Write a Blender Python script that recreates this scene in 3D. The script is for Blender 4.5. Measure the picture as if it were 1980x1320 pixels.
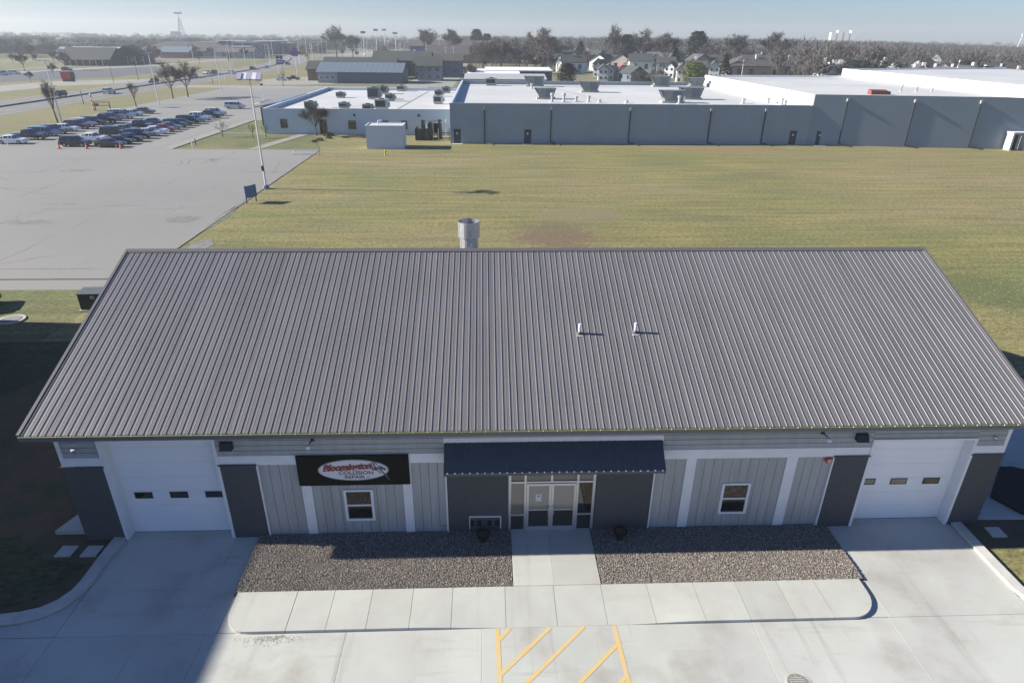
import bpy, bmesh, math, random
import numpy as np
from mathutils import Vector, Matrix
R = math.radians
sc = bpy.context.scene
for o in list(bpy.data.objects): bpy.data.objects.remove(o)
col = sc.collection
# ------------------------------------------------------------ camera
cam = bpy.data.objects.new('camera', bpy.data.cameras.new('camera')); col.objects.link(cam)
YAW, PIT, ROL = 0.0417, 0.4451, -0.0104
fw = Vector((math.sin(YAW)*math.cos(PIT), math.cos(YAW)*math.cos(PIT), -math.sin(PIT)))
r0 = Vector((math.cos(YAW), -math.sin(YAW), 0)); d0 = fw.cross(r0)
rt = r0*math.cos(ROL) + d0*math.sin(ROL); dn = -r0*math.sin(ROL) + d0*math.cos(ROL)
M = Matrix((rt, -dn, -fw)).transposed().to_4x4(); M.translation = (-0.6342, -17.5159, 15.7985)
cam.matrix_world = M
cam.data.sensor_width = 36; cam.data.lens = 1237.3/1980*36; cam.data.clip_end = 8000; cam.data.clip_start = .5
sc.camera = cam
# ------------------------------------------------------------ world, sun, exposure
SUN_DIR = Vector((-2.09, .15, 1)).normalized()          # towards the sun
ELEV = math.asin(SUN_DIR.z); AZ = math.atan2(SUN_DIR.x, SUN_DIR.y)
w = bpy.data.worlds.new('World'); sc.world = w; w.use_nodes = True
nt = w.node_tree; sky = nt.nodes.new('ShaderNodeTexSky'); sky.sky_type = 'NISHITA'; sky.sun_disc = False
sky.sun_elevation = ELEV; sky.sun_rotation = AZ; sky.air_density = 1.0; sky.dust_density = .35; sky.ozone_density = 4.0
wb = nt.nodes.new('ShaderNodeMix'); wb.data_type = 'RGBA'; wb.blend_type = 'MULTIPLY'; wb.inputs[0].default_value = 1; wb.inputs[7].default_value = (.71,.775,1.02,1)   # camera white balance on the sky
nt.links.new(sky.outputs[0], wb.inputs[6]); nt.links.new(wb.outputs[2], nt.nodes['Background'].inputs[0]); nt.nodes['Background'].inputs[1].default_value = .06
sun = bpy.data.objects.new('sun', bpy.data.lights.new('sun', 'SUN')); col.objects.link(sun)
sun.data.energy = 5.0; sun.data.angle = R(.53); sun.data.color = (1, .93, .82)
sun.rotation_euler = SUN_DIR.to_track_quat('Z', 'Y').to_euler()
sc.view_settings.view_transform = 'Standard'; sc.view_settings.look = 'None'; sc.view_settings.gamma = 1
sc.view_settings.use_curve_mapping = False; sc.view_settings.exposure = 1.14
sc.render.engine = 'CYCLES'
HAZE = .0003
rnd = random.Random(7); rng = np.random.default_rng(5)

# ------------------------------------------------------------ materials
MATS = {}
def mat(name, c, rough=.7, metal=0, c2=None, scale=3, bump=0, bscale=None, stretch=None, spec=.5, c3=None, s3=.1, detail=5, lo=.35, hi=.65, coat=0, ior=None):
    if name in MATS: return MATS[name]
    m = bpy.data.materials.new(name); m.use_nodes = True; n = m.node_tree; L = n.links.new
    b = n.nodes['Principled BSDF']; b.inputs['Roughness'].default_value = rough; b.inputs['Metallic'].default_value = metal
    b.inputs['Specular IOR Level'].default_value = spec; b.inputs['Coat Weight'].default_value = coat
    if ior: b.inputs['IOR'].default_value = ior
    b.inputs['Base Color'].default_value = (*c, 1)
    geo = None
    def pos():
        nonlocal geo
        if geo is None:
            g_ = n.nodes.new('ShaderNodeNewGeometry'); geo = g_.outputs['Position']
            if stretch:
                v = n.nodes.new('ShaderNodeVectorMath'); v.operation = 'MULTIPLY'; v.inputs[1].default_value = stretch
                L(geo, v.inputs[0]); geo = v.outputs[0]
        return geo
    def noise(s, d=detail, rg=.6):
        t = n.nodes.new('ShaderNodeTexNoise'); t.inputs['Scale'].default_value = s; t.inputs['Detail'].default_value = d
        t.inputs['Roughness'].default_value = rg; L(pos(), t.inputs['Vector']); return t.outputs[0]
    def ramp(src, a, b_):
        r = n.nodes.new('ShaderNodeMapRange'); r.inputs[1].default_value = a; r.inputs[2].default_value = b_; L(src, r.inputs[0]); return r.outputs[0]
    def mix(f, a, b_):
        x = n.nodes.new('ShaderNodeMix'); x.data_type = 'RGBA'; L(f, x.inputs[0])
        for s_, i in ((a, 6), (b_, 7)):
            if isinstance(s_, tuple): x.inputs[i].default_value = (*s_, 1)
            else: L(s_, x.inputs[i])
        return x.outputs[2]
    cur = c
    if c2: cur = mix(ramp(noise(scale), lo, hi), cur, c2)
    if c3: cur = mix(ramp(noise(s3), .42, .66), cur, c3)
    if not isinstance(cur, tuple): L(cur, b.inputs['Base Color'])
    if bump:
        bp = n.nodes.new('ShaderNodeBump'); bp.inputs['Strength'].default_value = 1; bp.inputs['Distance'].default_value = bump
        L(noise(bscale or scale*4, 4), bp.inputs['Height']); L(bp.outputs[0], b.inputs['Normal'])
    m['h'] = 0; MATS[name] = m; m_ = m
    return m
def tools(m):                                            # handles for extra node work on a material
    n = m.node_tree; return n, n.links.new, n.nodes['Principled BSDF']

WHITE = mat('white_trim', (.72,.73,.74), .5, c2=(.66,.67,.68), scale=2)
DOORW = mat('white_door', (.80,.80,.81), .45, c2=(.77,.775,.785), scale=1.2)
SIDING = mat('grey_siding', (.36,.37,.365), .6, c2=(.33,.34,.335), scale=1.5, stretch=(4,4,.6))
BOARD = mat('grey_boards', (.35,.362,.36), .6, c2=(.32,.332,.33), scale=1.5, stretch=(.5,1,4))
STONE = mat('charcoal_panel', (.07,.072,.076), .8, c2=(.06,.062,.066), scale=9, bump=.004, bscale=30)
ROOFM = mat('bronze_metal_roof', (.155,.151,.155), .45, .0, c2=(.139,.136,.14), scale=.5, spec=.5, c3=(.166,.162,.166), s3=14)
ROOFT = mat('roof_trim', (.125,.12,.125), .45)
EAVE = mat('eave_strip', (.17,.20,.07), .6)
AWN = mat('dark_awning_metal', (.062,.078,.092), .45, c2=(.056,.071,.084), scale=1)
GLASS = mat('dark_glass', (.012,.014,.013), .04, spec=.8, ior=1.7)
GLASS2 = mat('tan_reflection_glass', (.05,.047,.04), .05, spec=.8, ior=1.75)  # brownish base paints in the tan ground reflection on the right garage door
ALU = mat('aluminium', (.55,.56,.58), .35, .6)
GALV = mat('galvanised_steel', (.5,.52,.54), .38, .75, c2=(.4,.42,.45), scale=6)
BLACK = mat('black_plastic', (.012,.012,.014), .5)
DARK = mat('dark_grey_metal', (.04,.043,.047), .5)
SIGNB = mat('sign_black', (.007,.007,.006), .7, spec=.2)
SIGNW = mat('sign_white', (.6,.6,.62), .4)
SIGNR = mat('sign_red', (.35,.03,.04), .4)
RED = mat('red_paint', (.45,.03,.03), .4)
PVC = mat('white_pvc', (.75,.75,.76), .4)
CONC = mat('pale_concrete', (.50,.518,.475), .85, c2=(.46,.475,.435), scale=.55, bump=.0015, bscale=60, c3=(.40,.395,.375), s3=.22, detail=7)
CONC2 = mat('sidewalk_concrete', (.46,.475,.435), .85, c2=(.43,.444,.405), scale=1.3, bump=.001, bscale=70, c3=(.42,.415,.385), s3=.6)
CURB = mat('kerb_concrete', (.5,.49,.455), .85, c2=(.42,.41,.38), scale=2, bump=.002, bscale=30)
SOIL = mat('bare_soil', (.115,.078,.052), .95, c2=(.08,.06,.038), scale=1.4, bump=.02, bscale=18, c3=(.05,.062,.03), s3=.6)
BASE = mat('sub_base', (.24,.23,.205), .95)
YEL = mat('yellow_paint', (.62,.43,.14), .7, c2=(.50,.47,.36), scale=4, lo=.42, hi=.66, c3=(.6,.45,.2), s3=1.2)
PATHC = mat('path_concrete', (.27,.27,.235), .9, c2=(.23,.23,.2), scale=.5)

def concrete_wear(m, stain=.8):
    n, L, b = tools(m); src = b.inputs['Base Color'].links[0].from_socket
    oi = n.nodes.new('ShaderNodeObjectInfo'); r = n.nodes.new('ShaderNodeMapRange'); r.inputs[3].default_value = .935; r.inputs[4].default_value = 1.05; L(oi.outputs['Random'], r.inputs[0])
    vm = n.nodes.new('ShaderNodeVectorMath'); vm.operation = 'SCALE'; L(src, vm.inputs[0]); L(r.outputs[0], vm.inputs['Scale'])
    g_ = n.nodes.new('ShaderNodeNewGeometry'); out = vm.outputs[0]
    for sc_, st, lo_, hi_, c_, amt in ((.45,(1,1,1),.53,.74,(.27,.25,.20),stain*.55),(1.6,(.18,1.5,1),.57,.72,(.33,.315,.27),stain*.5),(22,(1,1,1),.66,.74,(.2,.19,.16),stain*.55),(1.1,(2.2,.12,1),.58,.76,(.25,.24,.215),stain*.5)):
        v = n.nodes.new('ShaderNodeVectorMath'); v.operation = 'MULTIPLY'; v.inputs[1].default_value = st; L(g_.outputs['Position'], v.inputs[0])
        t = n.nodes.new('ShaderNodeTexNoise'); t.inputs['Scale'].default_value = sc_; t.inputs['Detail'].default_value = 7; t.inputs['Roughness'].default_value = .65; L(v.outputs[0], t.inputs['Vector'])
        q = n.nodes.new('ShaderNodeMapRange'); q.inputs[1].default_value = lo_; q.inputs[2].default_value = hi_; q.inputs[4].default_value = amt; L(t.outputs[0], q.inputs[0])
        x = n.nodes.new('ShaderNodeMix'); x.data_type = 'RGBA'; L(q.outputs[0], x.inputs[0]); L(out, x.inputs[6]); x.inputs[7].default_value = (*c_,1); out = x.outputs[2]
    L(out, b.inputs['Base Color'])
concrete_wear(CONC, 1.15); concrete_wear(CONC2, .6)
def tone(m, a=.95, b_=1.05):
    n, L, b = tools(m); src = b.inputs['Base Color'].links[0].from_socket; oi = n.nodes.new('ShaderNodeObjectInfo'); r = n.nodes.new('ShaderNodeMapRange'); r.inputs[3].default_value = a; r.inputs[4].default_value = b_; L(oi.outputs['Random'], r.inputs[0])
    g_ = n.nodes.new('ShaderNodeNewGeometry'); v = n.nodes.new('ShaderNodeVectorMath'); v.operation = 'MULTIPLY'; v.inputs[1].default_value = (3.5,.16,.3); L(g_.outputs['Position'], v.inputs[0])
    t = n.nodes.new('ShaderNodeTexNoise'); t.inputs['Scale'].default_value = 1; t.inputs['Detail'].default_value = 6; L(v.outputs[0], t.inputs['Vector'])
    q = n.nodes.new('ShaderNodeMapRange'); q.inputs[1].default_value = .35; q.inputs[2].default_value = .65; q.inputs[3].default_value = .93; q.inputs[4].default_value = 1.07; L(t.outputs[0], q.inputs[0])
    mu = n.nodes.new('ShaderNodeMath'); mu.operation = 'MULTIPLY'; L(r.outputs[0], mu.inputs[0]); L(q.outputs[0], mu.inputs[1])
    vm = n.nodes.new('ShaderNodeVectorMath'); vm.operation = 'SCALE'; L(src, vm.inputs[0]); L(mu.outputs[0], vm.inputs['Scale']); L(vm.outputs[0], b.inputs['Base Color'])
tone(ROOFM, .955, 1.045); tone(SIDING, .97, 1.03); tone(BOARD, .96, 1.04)
# lawn
LAWN = mat('winter_lawn', (.205,.180,.062), .95, c2=(.125,.145,.045), scale=.2, stretch=(.5,1,1), c3=(.225,.185,.09), s3=.05, detail=9)
def grassy(m, fine=(.35,1.65), bumpd=.05):
    n, L, b = tools(m)
    src = b.inputs['Base Color'].links[0].from_socket
    g_ = n.nodes.new('ShaderNodeNewGeometry')
    def ns(s, st, d=6):
        v = n.nodes.new('ShaderNodeVectorMath'); v.operation = 'MULTIPLY'; v.inputs[1].default_value = st; L(g_.outputs['Position'], v.inputs[0])
        t = n.nodes.new('ShaderNodeTexNoise'); t.inputs['Scale'].default_value = s; t.inputs['Detail'].default_value = d; t.inputs['Roughness'].default_value = .7
        L(v.outputs[0], t.inputs['Vector']); return t.outputs[0]
    def mr(src_, a, b_, c_, d_):
        r = n.nodes.new('ShaderNodeMapRange'); 
        for i, x in enumerate((a, b_, c_, d_)): r.inputs[i+1].default_value = x
        L(src_, r.inputs[0]); return r.outputs[0]
    f1 = mr(ns(4.5, (.6,1.4,1), 8), .3, .7, *fine); f2 = mr(ns(.5, (.15,2.0,1)), .35, .65, .76, 1.24)
    mu = n.nodes.new('ShaderNodeMath'); mu.operation = 'MULTIPLY'; L(f1, mu.inputs[0]); L(f2, mu.inputs[1])
    vm = n.nodes.new('ShaderNodeVectorMath'); vm.operation = 'SCALE'; L(src, vm.inputs[0]); L(mu.outputs[0], vm.inputs['Scale'])
    out = vm.outputs[0]
    # worn brown patches: fixed spots in the field
    for (px, py, rx, ry, c) in PATCHES:
        v = n.nodes.new('ShaderNodeVectorMath'); v.operation = 'SUBTRACT'; v.inputs[1].default_value = (px, py, 0); L(g_.outputs['Position'], v.inputs[0])
        v2 = n.nodes.new('ShaderNodeVectorMath'); v2.operation = 'MULTIPLY'; v2.inputs[1].default_value = (1/rx, 1/ry, 0); L(v.outputs[0], v2.inputs[0])
        ln = n.nodes.new('ShaderNodeVectorMath'); ln.operation = 'LENGTH'; L(v2.outputs[0], ln.inputs[0])
        ad = n.nodes.new('ShaderNodeMath'); ad.operation = 'ADD'; L(ln.outputs['Value'], ad.inputs[0]); L(mr(ns(.9, (1,1,1)), .3, .7, -.5, .5), ad.inputs[1])
        f = mr(ad.outputs[0], .55, 1.1, .8, 0)
        x = n.nodes.new('ShaderNodeMix'); x.data_type = 'RGBA'; L(f, x.inputs[0]); L(out, x.inputs[6]); x.inputs[7].default_value = (*c, 1); out = x.outputs[2]
    L(out, b.inputs['Base Color'])
    bp = n.nodes.new('ShaderNodeBump'); bp.inputs['Distance'].default_value = bumpd; L(ns(5, (1,1,1), 5), bp.inputs['Height']); L(bp.outputs[0], b.inputs['Normal'])
PATCHES = [(*(5.51,36.70), 4.2, 5.0, (.14,.098,.062)), (*(-3.01,54.26), 1.5, 1.0, (.085,.09,.04)), (*(36.58,84.60), 9, 3.5, (.21,.155,.08)),
           (*(50.88,80.07), 14, 3, (.2,.165,.085)), (*(34.20,23.45), 4, 5, (.10,.12,.04)), (*(8.44,44.41), 5, 3, (.19,.16,.09)), (*(-31.52,24.27), 5, 1.2, (.2,.17,.075))]
grassy(LAWN)
PATCHES = []
VERGE = mat('verge_grass', (.17,.155,.06), .95, c2=(.11,.125,.042), scale=.06, c3=(.2,.16,.08), s3=.03, detail=8); grassy(VERGE)
GREEN = mat('green_grass', (.115,.13,.042), .95, c2=(.08,.10,.03), scale=.5, c3=(.15,.14,.055), s3=.1, detail=8); grassy(GREEN)
FIELD = mat('far_fields', (.15,.145,.07), .95, c2=(.10,.12,.045), scale=.012, c3=(.16,.14,.09), s3=.006, detail=6)

DKG = mat('shade_darkened_turf', (.045,.06,.022), .95, c2=(.03,.042,.016), scale=.5, c3=(.06,.062,.03), s3=.2, detail=8); grassy(DKG)  # grass colour darkened to deepen the shade on the left side
# asphalt lot: worn grey with cracks and patches
LOTM = mat('worn_asphalt', (.215,.215,.205), .9, c2=(.19,.19,.182), scale=.12, bump=.003, bscale=40, c3=(.235,.233,.22), s3=.03, detail=8)
def cracks(m):
    n, L, b = tools(m); src = b.inputs['Base Color'].links[0].from_socket
    g_ = n.nodes.new('ShaderNodeNewGeometry')
    nz = n.nodes.new('ShaderNodeTexNoise'); nz.inputs['Scale'].default_value = .5; L(g_.outputs['Position'], nz.inputs['Vector'])
    vm = n.nodes.new('ShaderNodeVectorMath'); vm.operation = 'SCALE'; vm.inputs['Scale'].default_value = .8; L(nz.outputs['Color'], vm.inputs[0])
    va = n.nodes.new('ShaderNodeVectorMath'); L(g_.outputs['Position'], va.inputs[0]); L(vm.outputs[0], va.inputs[1])
    def grid(axis, per, wd):
        s_ = n.nodes.new('ShaderNodeSeparateXYZ'); L(va.outputs[0], s_.inputs[0])
        p = n.nodes.new('ShaderNodeMath'); p.operation = 'PINGPONG'; p.inputs[1].default_value = per; L(s_.outputs[axis], p.inputs[0])
        r = n.nodes.new('ShaderNodeMapRange'); r.inputs[1].default_value = 0; r.inputs[2].default_value = wd; r.inputs[3].default_value = 1; r.inputs[4].default_value = 0
        L(p.outputs[0], r.inputs[0]); return r.outputs[0]
    mx = n.nodes.new('ShaderNodeMath'); mx.operation = 'MAXIMUM'; L(grid(0, 3.1, .09), mx.inputs[0]); L(grid(1, 4.7, .13), mx.inputs[1])
    vo = n.nodes.new('ShaderNodeTexVoronoi'); vo.feature = 'DISTANCE_TO_EDGE'; vo.inputs['Scale'].default_value = .09; L(va.outputs[0], vo.inputs['Vector'])
    rv = n.nodes.new('ShaderNodeMapRange'); rv.inputs[2].default_value = .007; rv.inputs[3].default_value = 1; rv.inputs[4].default_value = 0; L(vo.outputs['Distance'], rv.inputs[0])
    m2 = n.nodes.new('ShaderNodeMath'); m2.operation = 'MAXIMUM'; L(mx.outputs[0], m2.inputs[0]); L(rv.outputs[0], m2.inputs[1])
    k = n.nodes.new('ShaderNodeTexNoise'); k.inputs['Scale'].default_value = .11; k.inputs['Detail'].default_value = 4; L(g_.outputs['Position'], k.inputs['Vector'])
    kr = n.nodes.new('ShaderNodeMapRange'); kr.inputs[1].default_value = .5; kr.inputs[2].default_value = .62; kr.inputs[4].default_value = .95; L(k.outputs[0], kr.inputs[0])
    m3 = n.nodes.new('ShaderNodeMath'); m3.operation = 'MULTIPLY'; L(m2.outputs[0], m3.inputs[0]); L(kr.outputs[0], m3.inputs[1])
    x = n.nodes.new('ShaderNodeMix'); x.data_type = 'RGBA'; L(m3.outputs[0], x.inputs[0]); L(src, x.inputs[6]); x.inputs[7].default_value = (.09,.09,.085,1)
    L(x.outputs[2], b.inputs['Base Color'])
cracks(LOTM)
ROADM = mat('road_surface', (.17,.17,.168), .85, c2=(.15,.15,.148), scale=.2, stretch=(1,.1,1))
ROADD = mat('dark_asphalt', (.085,.09,.098), .85, c2=(.07,.075,.082), scale=.2)
LINEW = mat('road_paint', (.6,.6,.57), .7)
PATCHM = mat('asphalt_patch', (.145,.143,.135), .9, c2=(.205,.205,.195), scale=1.4, lo=.42, hi=.6)
WAREW = mat('warehouse_grey', (.295,.345,.385), .8, c2=(.278,.328,.366), scale=.12, c3=(.268,.315,.35), s3=.4)
WARED = mat('warehouse_grey_dark', (.25,.30,.345), .8, c2=(.235,.283,.328), scale=.12)
LOWW = mat('pale_grey_wall', (.52,.59,.65), .8, c2=(.49,.56,.62), scale=.15)
SHEDM = mat('pale_blue_panel', (.50,.55,.63), .6)
ROOFW = mat('white_membrane', (.54,.552,.54), .7, c2=(.50,.512,.50), scale=.12, c3=(.455,.465,.46), s3=.05, detail=8)
ROOFW2 = mat('white_coated_wall', (.78,.775,.77), .7, c2=(.72,.71,.70), scale=.3)
RTU = mat('hvac_grey', (.21,.235,.225), .6, c2=(.15,.17,.165), scale=1.2)
RTUL = mat('hvac_light', (.38,.39,.38), .6)
DBLUE = mat('dark_blue_door', (.03,.05,.075), .5)
RUST = mat('brick_red_tarp', (.2,.06,.045), .8)
WOODD = mat('weathered_wood', (.07,.055,.048), .9, c2=(.045,.038,.033), scale=3)
BARK = mat('bark', (.10,.085,.07), .95, c2=(.07,.06,.05), scale=2)
TWIG = mat('bare_twigs', (.095,.086,.082), .95)
TWIGR = mat('reddish_twigs', (.145,.105,.095), .95)
TWIGG = mat('grey_twigs', (.092,.088,.088), .95, c2=(.068,.066,.066), scale=.03, c3=(.105,.09,.082), s3=.012)
NEEDLE = mat('needles', (.035,.05,.025), .9, c2=(.022,.035,.018), scale=.8)
YLEAF = mat('yellow_green_leaf', (.20,.23,.04), .8, c2=(.10,.14,.03), scale=.8)
ROOFG = mat('grey_green_shingle', (.058,.066,.064), .9, c2=(.045,.052,.05), scale=.8)
ROOFBL = mat('blue_grey_metal_roof', (.13,.17,.21), .5)
ROOFBR = mat('brown_shingle', (.08,.075,.073), .9, c2=(.06,.057,.056), scale=.8)
LOGW = mat('brown_timber_wall', (.05,.045,.042), .9)
HANG = mat('slate_blue_wall', (.10,.13,.165), .7)
BEIGE = mat('beige_wall', (.36,.32,.27), .8)
HWHITE = mat('white_house_wall', (.62,.62,.62), .8)
HGREY = mat('grey_house_wall', (.28,.29,.30), .8)
BRICKR = mat('red_brown_wall', (.2,.11,.09), .85)
BLUEW = mat('bright_blue_wall', (.03,.07,.3), .6)
POLEM = mat('pole_metal', (.6,.61,.62), .5)
POLEB = mat('wood_pole', (.12,.10,.085), .9)
LAMPM = mat('lamp_head', (.42,.40,.5), .4)
SIGNBL = mat('blue_sign_face', (.06,.09,.2), .5)
PURP = mat('purple_sign_face', (.12,.08,.25), .5)
ORANGE = mat('orange_plastic', (.75,.12,.05), .5)
TYRE = mat('tyre', (.015,.015,.016), .8)
RIM = mat('rim', (.35,.36,.37), .35, .8)
LAMPC = mat('headlight_lens', (.5,.52,.55), .1)
TAIL = mat('tail_light', (.3,.01,.01), .2)
XGREEN = mat('transformer_green', (.028,.04,.038), .5)
XTOP = mat('transformer_top', (.10,.12,.11), .5)
HYDY = mat('hydrant_yellow', (.5,.4,.08), .5)

# ------------------------------------------------------------ mesh helpers
class MB:
    def __init__(s): s.v = []; s.f = []
    def add(s, vs, fs):
        k = len(s.v); s.v += [tuple(v) for v in vs]; s.f += [tuple(i+k for i in f) for f in fs]; return s
    def box(s, x0, x1, y0, y1, z0, z1, c=0):
        return s.add([(x0,y0,z0),(x1,y0,z0),(x1,y1,z0),(x0,y1,z0),(x0,y0,z1),(x1,y0,z1),(x1,y1,z1),(x0,y1,z1)],
                     [(0,3,2,1),(4,5,6,7),(0,1,5,4),(1,2,6,5),(2,3,7,6),(3,0,4,7)])
    def poly(s, pts, z0, z1):
        n = len(pts); 
        return s.add([(p[0],p[1],z0) for p in pts]+[(p[0],p[1],z1) for p in pts],
                     [tuple(range(n))[::-1], tuple(range(n,2*n))]+[(i,(i+1)%n,n+(i+1)%n,n+i) for i in range(n)])
    def sheet(s, pts, z): return s.add([(p[0],p[1],z) for p in pts], [tuple(range(len(pts)))])
    def tube(s, a, b, r0, r1=None, n=8, cap=True):
        r1 = r0 if r1 is None else r1; a = Vector(a); b = Vector(b); d = (b-a).normalized()
        u = d.cross(Vector((0,0,1)) if abs(d.z) < .9 else Vector((1,0,0))).normalized(); v = d.cross(u)
        vs = [a+(u*math.cos(t)+v*math.sin(t))*r0 for t in [2*math.pi*i/n for i in range(n)]] + [b+(u*math.cos(t)+v*math.sin(t))*r1 for t in [2*math.pi*i/n for i in range(n)]]
        fs = [(i,(i+1)%n,n+(i+1)%n,n+i) for i in range(n)]
        if cap: fs += [tuple(range(n))[::-1], tuple(range(n,2*n))]
        return s.add(vs, fs)
    def lathe(s, prof, n=16, c=(0,0,0)):
        k = len(prof); vs = [(c[0]+r*math.cos(2*math.pi*i/n), c[1]+r*math.sin(2*math.pi*i/n), c[2]+z) for i in range(n) for r, z in prof]
        fs = [(i*k+j, ((i+1)%n)*k+j, ((i+1)%n)*k+j+1, i*k+j+1) for i in range(n) for j in range(k-1)]
        return s.add(vs, fs)
    def gable(s, x0, x1, y0, y1, z0, z1, axis='x', th=.25, o=.5):     # a pitched roof of two slabs with overhang o
        if axis == 'x':
            ym = (y0+y1)/2; sl = (z1-z0)/(ym-y0); ya, yb = y0-o, y1+o; xa, xb = x0-o, x1+o; ze = z0-o*sl
            pts = [(ya,ze),(ym,z1),(yb,ze),(yb,ze+th),(ym,z1+th),(ya,ze+th)]
            vs = [(xa,*p) for p in pts]+[(xb,*p) for p in pts]
        else:
            xm = (x0+x1)/2; sl = (z1-z0)/(xm-x0); xa, xb = x0-o, x1+o; ya, yb = y0-o, y1+o; ze = z0-o*sl
            pts = [(xa,ze),(xm,z1),(xb,ze),(xb,ze+th),(xm,z1+th),(xa,ze+th)]
            vs = [(p[0],yb,p[1]) for p in pts]+[(p[0],ya,p[1]) for p in pts]
        return s.add(vs, [(0,1,7,6),(1,2,8,7),(2,3,9,8),(3,4,10,9),(4,5,11,10),(5,0,6,11),(0,5,4,1),(1,4,3,2),(6,7,10,11),(7,8,9,10)])
    def mesh(s, name, m):
        me = bpy.data.meshes.new(name); me.from_pydata(s.v, [], s.f); me.materials.append(m); me.update(); return me
    def build(s, name, m, parent=None, loc=None, rz=0):
        o = bpy.data.objects.new(name, s.mesh(name, m)); col.objects.link(o)
        if parent: o.parent = parent
        if loc: o.location = loc
        if rz: o.rotation_euler.z = rz
        return o
def inst(name, me, parent=None, loc=(0,0,0), rot=None, scale=None):
    o = bpy.data.objects.new(name, me); col.objects.link(o); o.location = loc
    if parent: o.parent = parent
    if rot: o.rotation_euler = rot
    if scale: o.scale = scale
    return o
def tag(o, label, cat, group=None):
    o['label'] = label; o['category'] = cat
    if group: o['group'] = group
    return o
def empty(name, label, cat, loc=(0,0,0), rz=0, group=None):
    o = bpy.data.objects.new(name, None); col.objects.link(o); o.location = loc; o.rotation_euler = (0,0,rz); o.empty_display_size = .3
    return tag(o, label, cat, group)
def struct(o, kind='structure', label=None):
    o['kind'] = kind
    if label: o['label'] = label
    return o
def copy_tree(o, parent=None):
    c = o.copy(); col.objects.link(c)
    if parent: c.parent = parent
    for ch in o.children: copy_tree(ch, c)
    return c

# ------------------------------------------------------------ ground, roads, lot
n_ = 48
g = MB().sheet([(1650*math.cos(2*math.pi*i/n_), 300+1650*math.sin(2*math.pi*i/n_)) for i in range(n_)], -.03).build('ground', FIELD); struct(g)
struct(MB().sheet([(-25.8,15),(-25.8,86),(-47,86),(-47,84),(-30,84),(-30,100),(100,100),(150,60),(60,-14),(17,-4),(-8,-3)][0:1]+[(-25.8,84),(-30.8,99.9),(-6.4,99.9),(-6.4,90),(52,90),(140,80),(140,-20),(16.2,-20),(16.2,16),(-25.8,16)], 0).build('lawn', LAWN))
struct(MB().sheet([(-90,16),(-25.8,16),(-25.8,26.2),(-90,26.2)], 0).build('verge', GREEN))
lot = MB().sheet([(-160,26.5),(-25.9,26.5),(-25.9,83),(-47.7,83),(-48.2,118),(-41,124),(-41,205),(-83,205),(-84,150),(-82,96),(-160,90)], .012).build('parking_lot', LOTM); struct(lot)
LKM = mat('lot_kerb_concrete', (.27,.265,.235), .9, c2=(.17,.165,.13), scale=.6, c3=(.22,.2,.13), s3=1.5)
k = MB(); k.box(-25.86,-25.68,26.5,83,0,.05); k.box(-160,-25.62,26.3,26.5,0,.03); struct(k.build('lot_kerb', LKM))
struct(MB().sheet([(-90,24.2),(-25.9,24.2),(-25.9,26.2),(-90,26.2)], .008).build('gutter_strip', LOTM))
struct(MB().poly([(-47.7,83),(-25.9,83),(-25.9,83.5),(-47.7,83.5)], 0,.03).build('lot_kerb', LKM))
struct(MB().poly([(-49.2,84),(-47.6,83.3),(-47.0,120),(-48.6,120)], 0,.10).build('kerb_path', PATHC))
# green island between the lot and the low building
struct(MB().sheet([(-47.6,83.5),(-25.9,83.5),(-30.8,99.9),(-40,100),(-40.2,124),(-47.0,124)], .004).build('grass_island', GREEN))
struct(MB().poly([(-36.6,83.5),(-34.7,83.5),(-31.4,99.9),(-33.2,99.9)], .01,.05).build('footpath', PATHC))
struct(MB().poly([(-47,101.3),(-38.9,100.3),(-38.9,99.8),(-47,100.6)], .01,.05).build('footpath', PATHC))
for (x, y, a, b) in [(*(-52.07,66.38),2.2,.9),(*(-43.25,41.61),3.4,.8),(*(-29.31,42.69),1.8,1.2),(*(-24.14,33.86),.9,2.6),(*(-25.80,49.30),.35,5),(*(-25.77,43.45),.5,4),(*(-43.62,48.58),2.4,.25),(*(-37.66,47.94),3.5,.18),(*(-33.07,28.55),4,.12)]:
    struct(MB().sheet([(x+a*math.cos(t)*rnd.uniform(.7,1.2), y+b*math.sin(t)*rnd.uniform(.7,1.2)) for t in [i*math.pi/8 for i in range(16)]], .018).build('asphalt_patch', PATCHM))
# highway: two carriageways bending away, with a median kerb
def strip(x0, x1, ys, z):
    m_ = MB(); bend = lambda y: 0 if y < 290 else -((y-290)**2)*.00072
    for a, b in zip(ys[:-1], ys[1:]): m_.sheet([(x0+bend(a),a),(x1+bend(a),a),(x1+bend(b),b),(x0+bend(b),b)], z)
    return m_
ys = list(range(40, 760, 24))
struct(MB().sheet([(-300,60),(-82,96),(-84,150),(-83,205),(-60,205),(-60,330),(-300,330)], -.01).build('verge', VERGE))
struct(strip(-111,-101,ys,.0).build('highway', ROADM)); struct(strip(-121.5,-112.6,ys,.0).build('highway', ROADM))
md = strip(-112.6,-111,ys,.004).build('median', VERGE); struct(md)
def bendx(y): return 0 if y < 290 else -((y-290)**2)*.00072
k = MB()
for a, b in zip(ys[:-1], ys[1:]): k.poly([(-112+bendx(a),a),(-111.6+bendx(a),a),(-111.6+bendx(b),b),(-112+bendx(b),b)], .0,.28)
struct(k.build('median_barrier', mat('barrier_grey',(.07,.07,.072),.8)))
k = MB()
for y in range(90, 520, 9):
    for x in (-106,-117.2): k.sheet([(x+bendx(y),y),(x+.14+bendx(y),y),(x+.14+bendx(y),y+3),(x+bendx(y),y+3)], .006)
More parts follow.
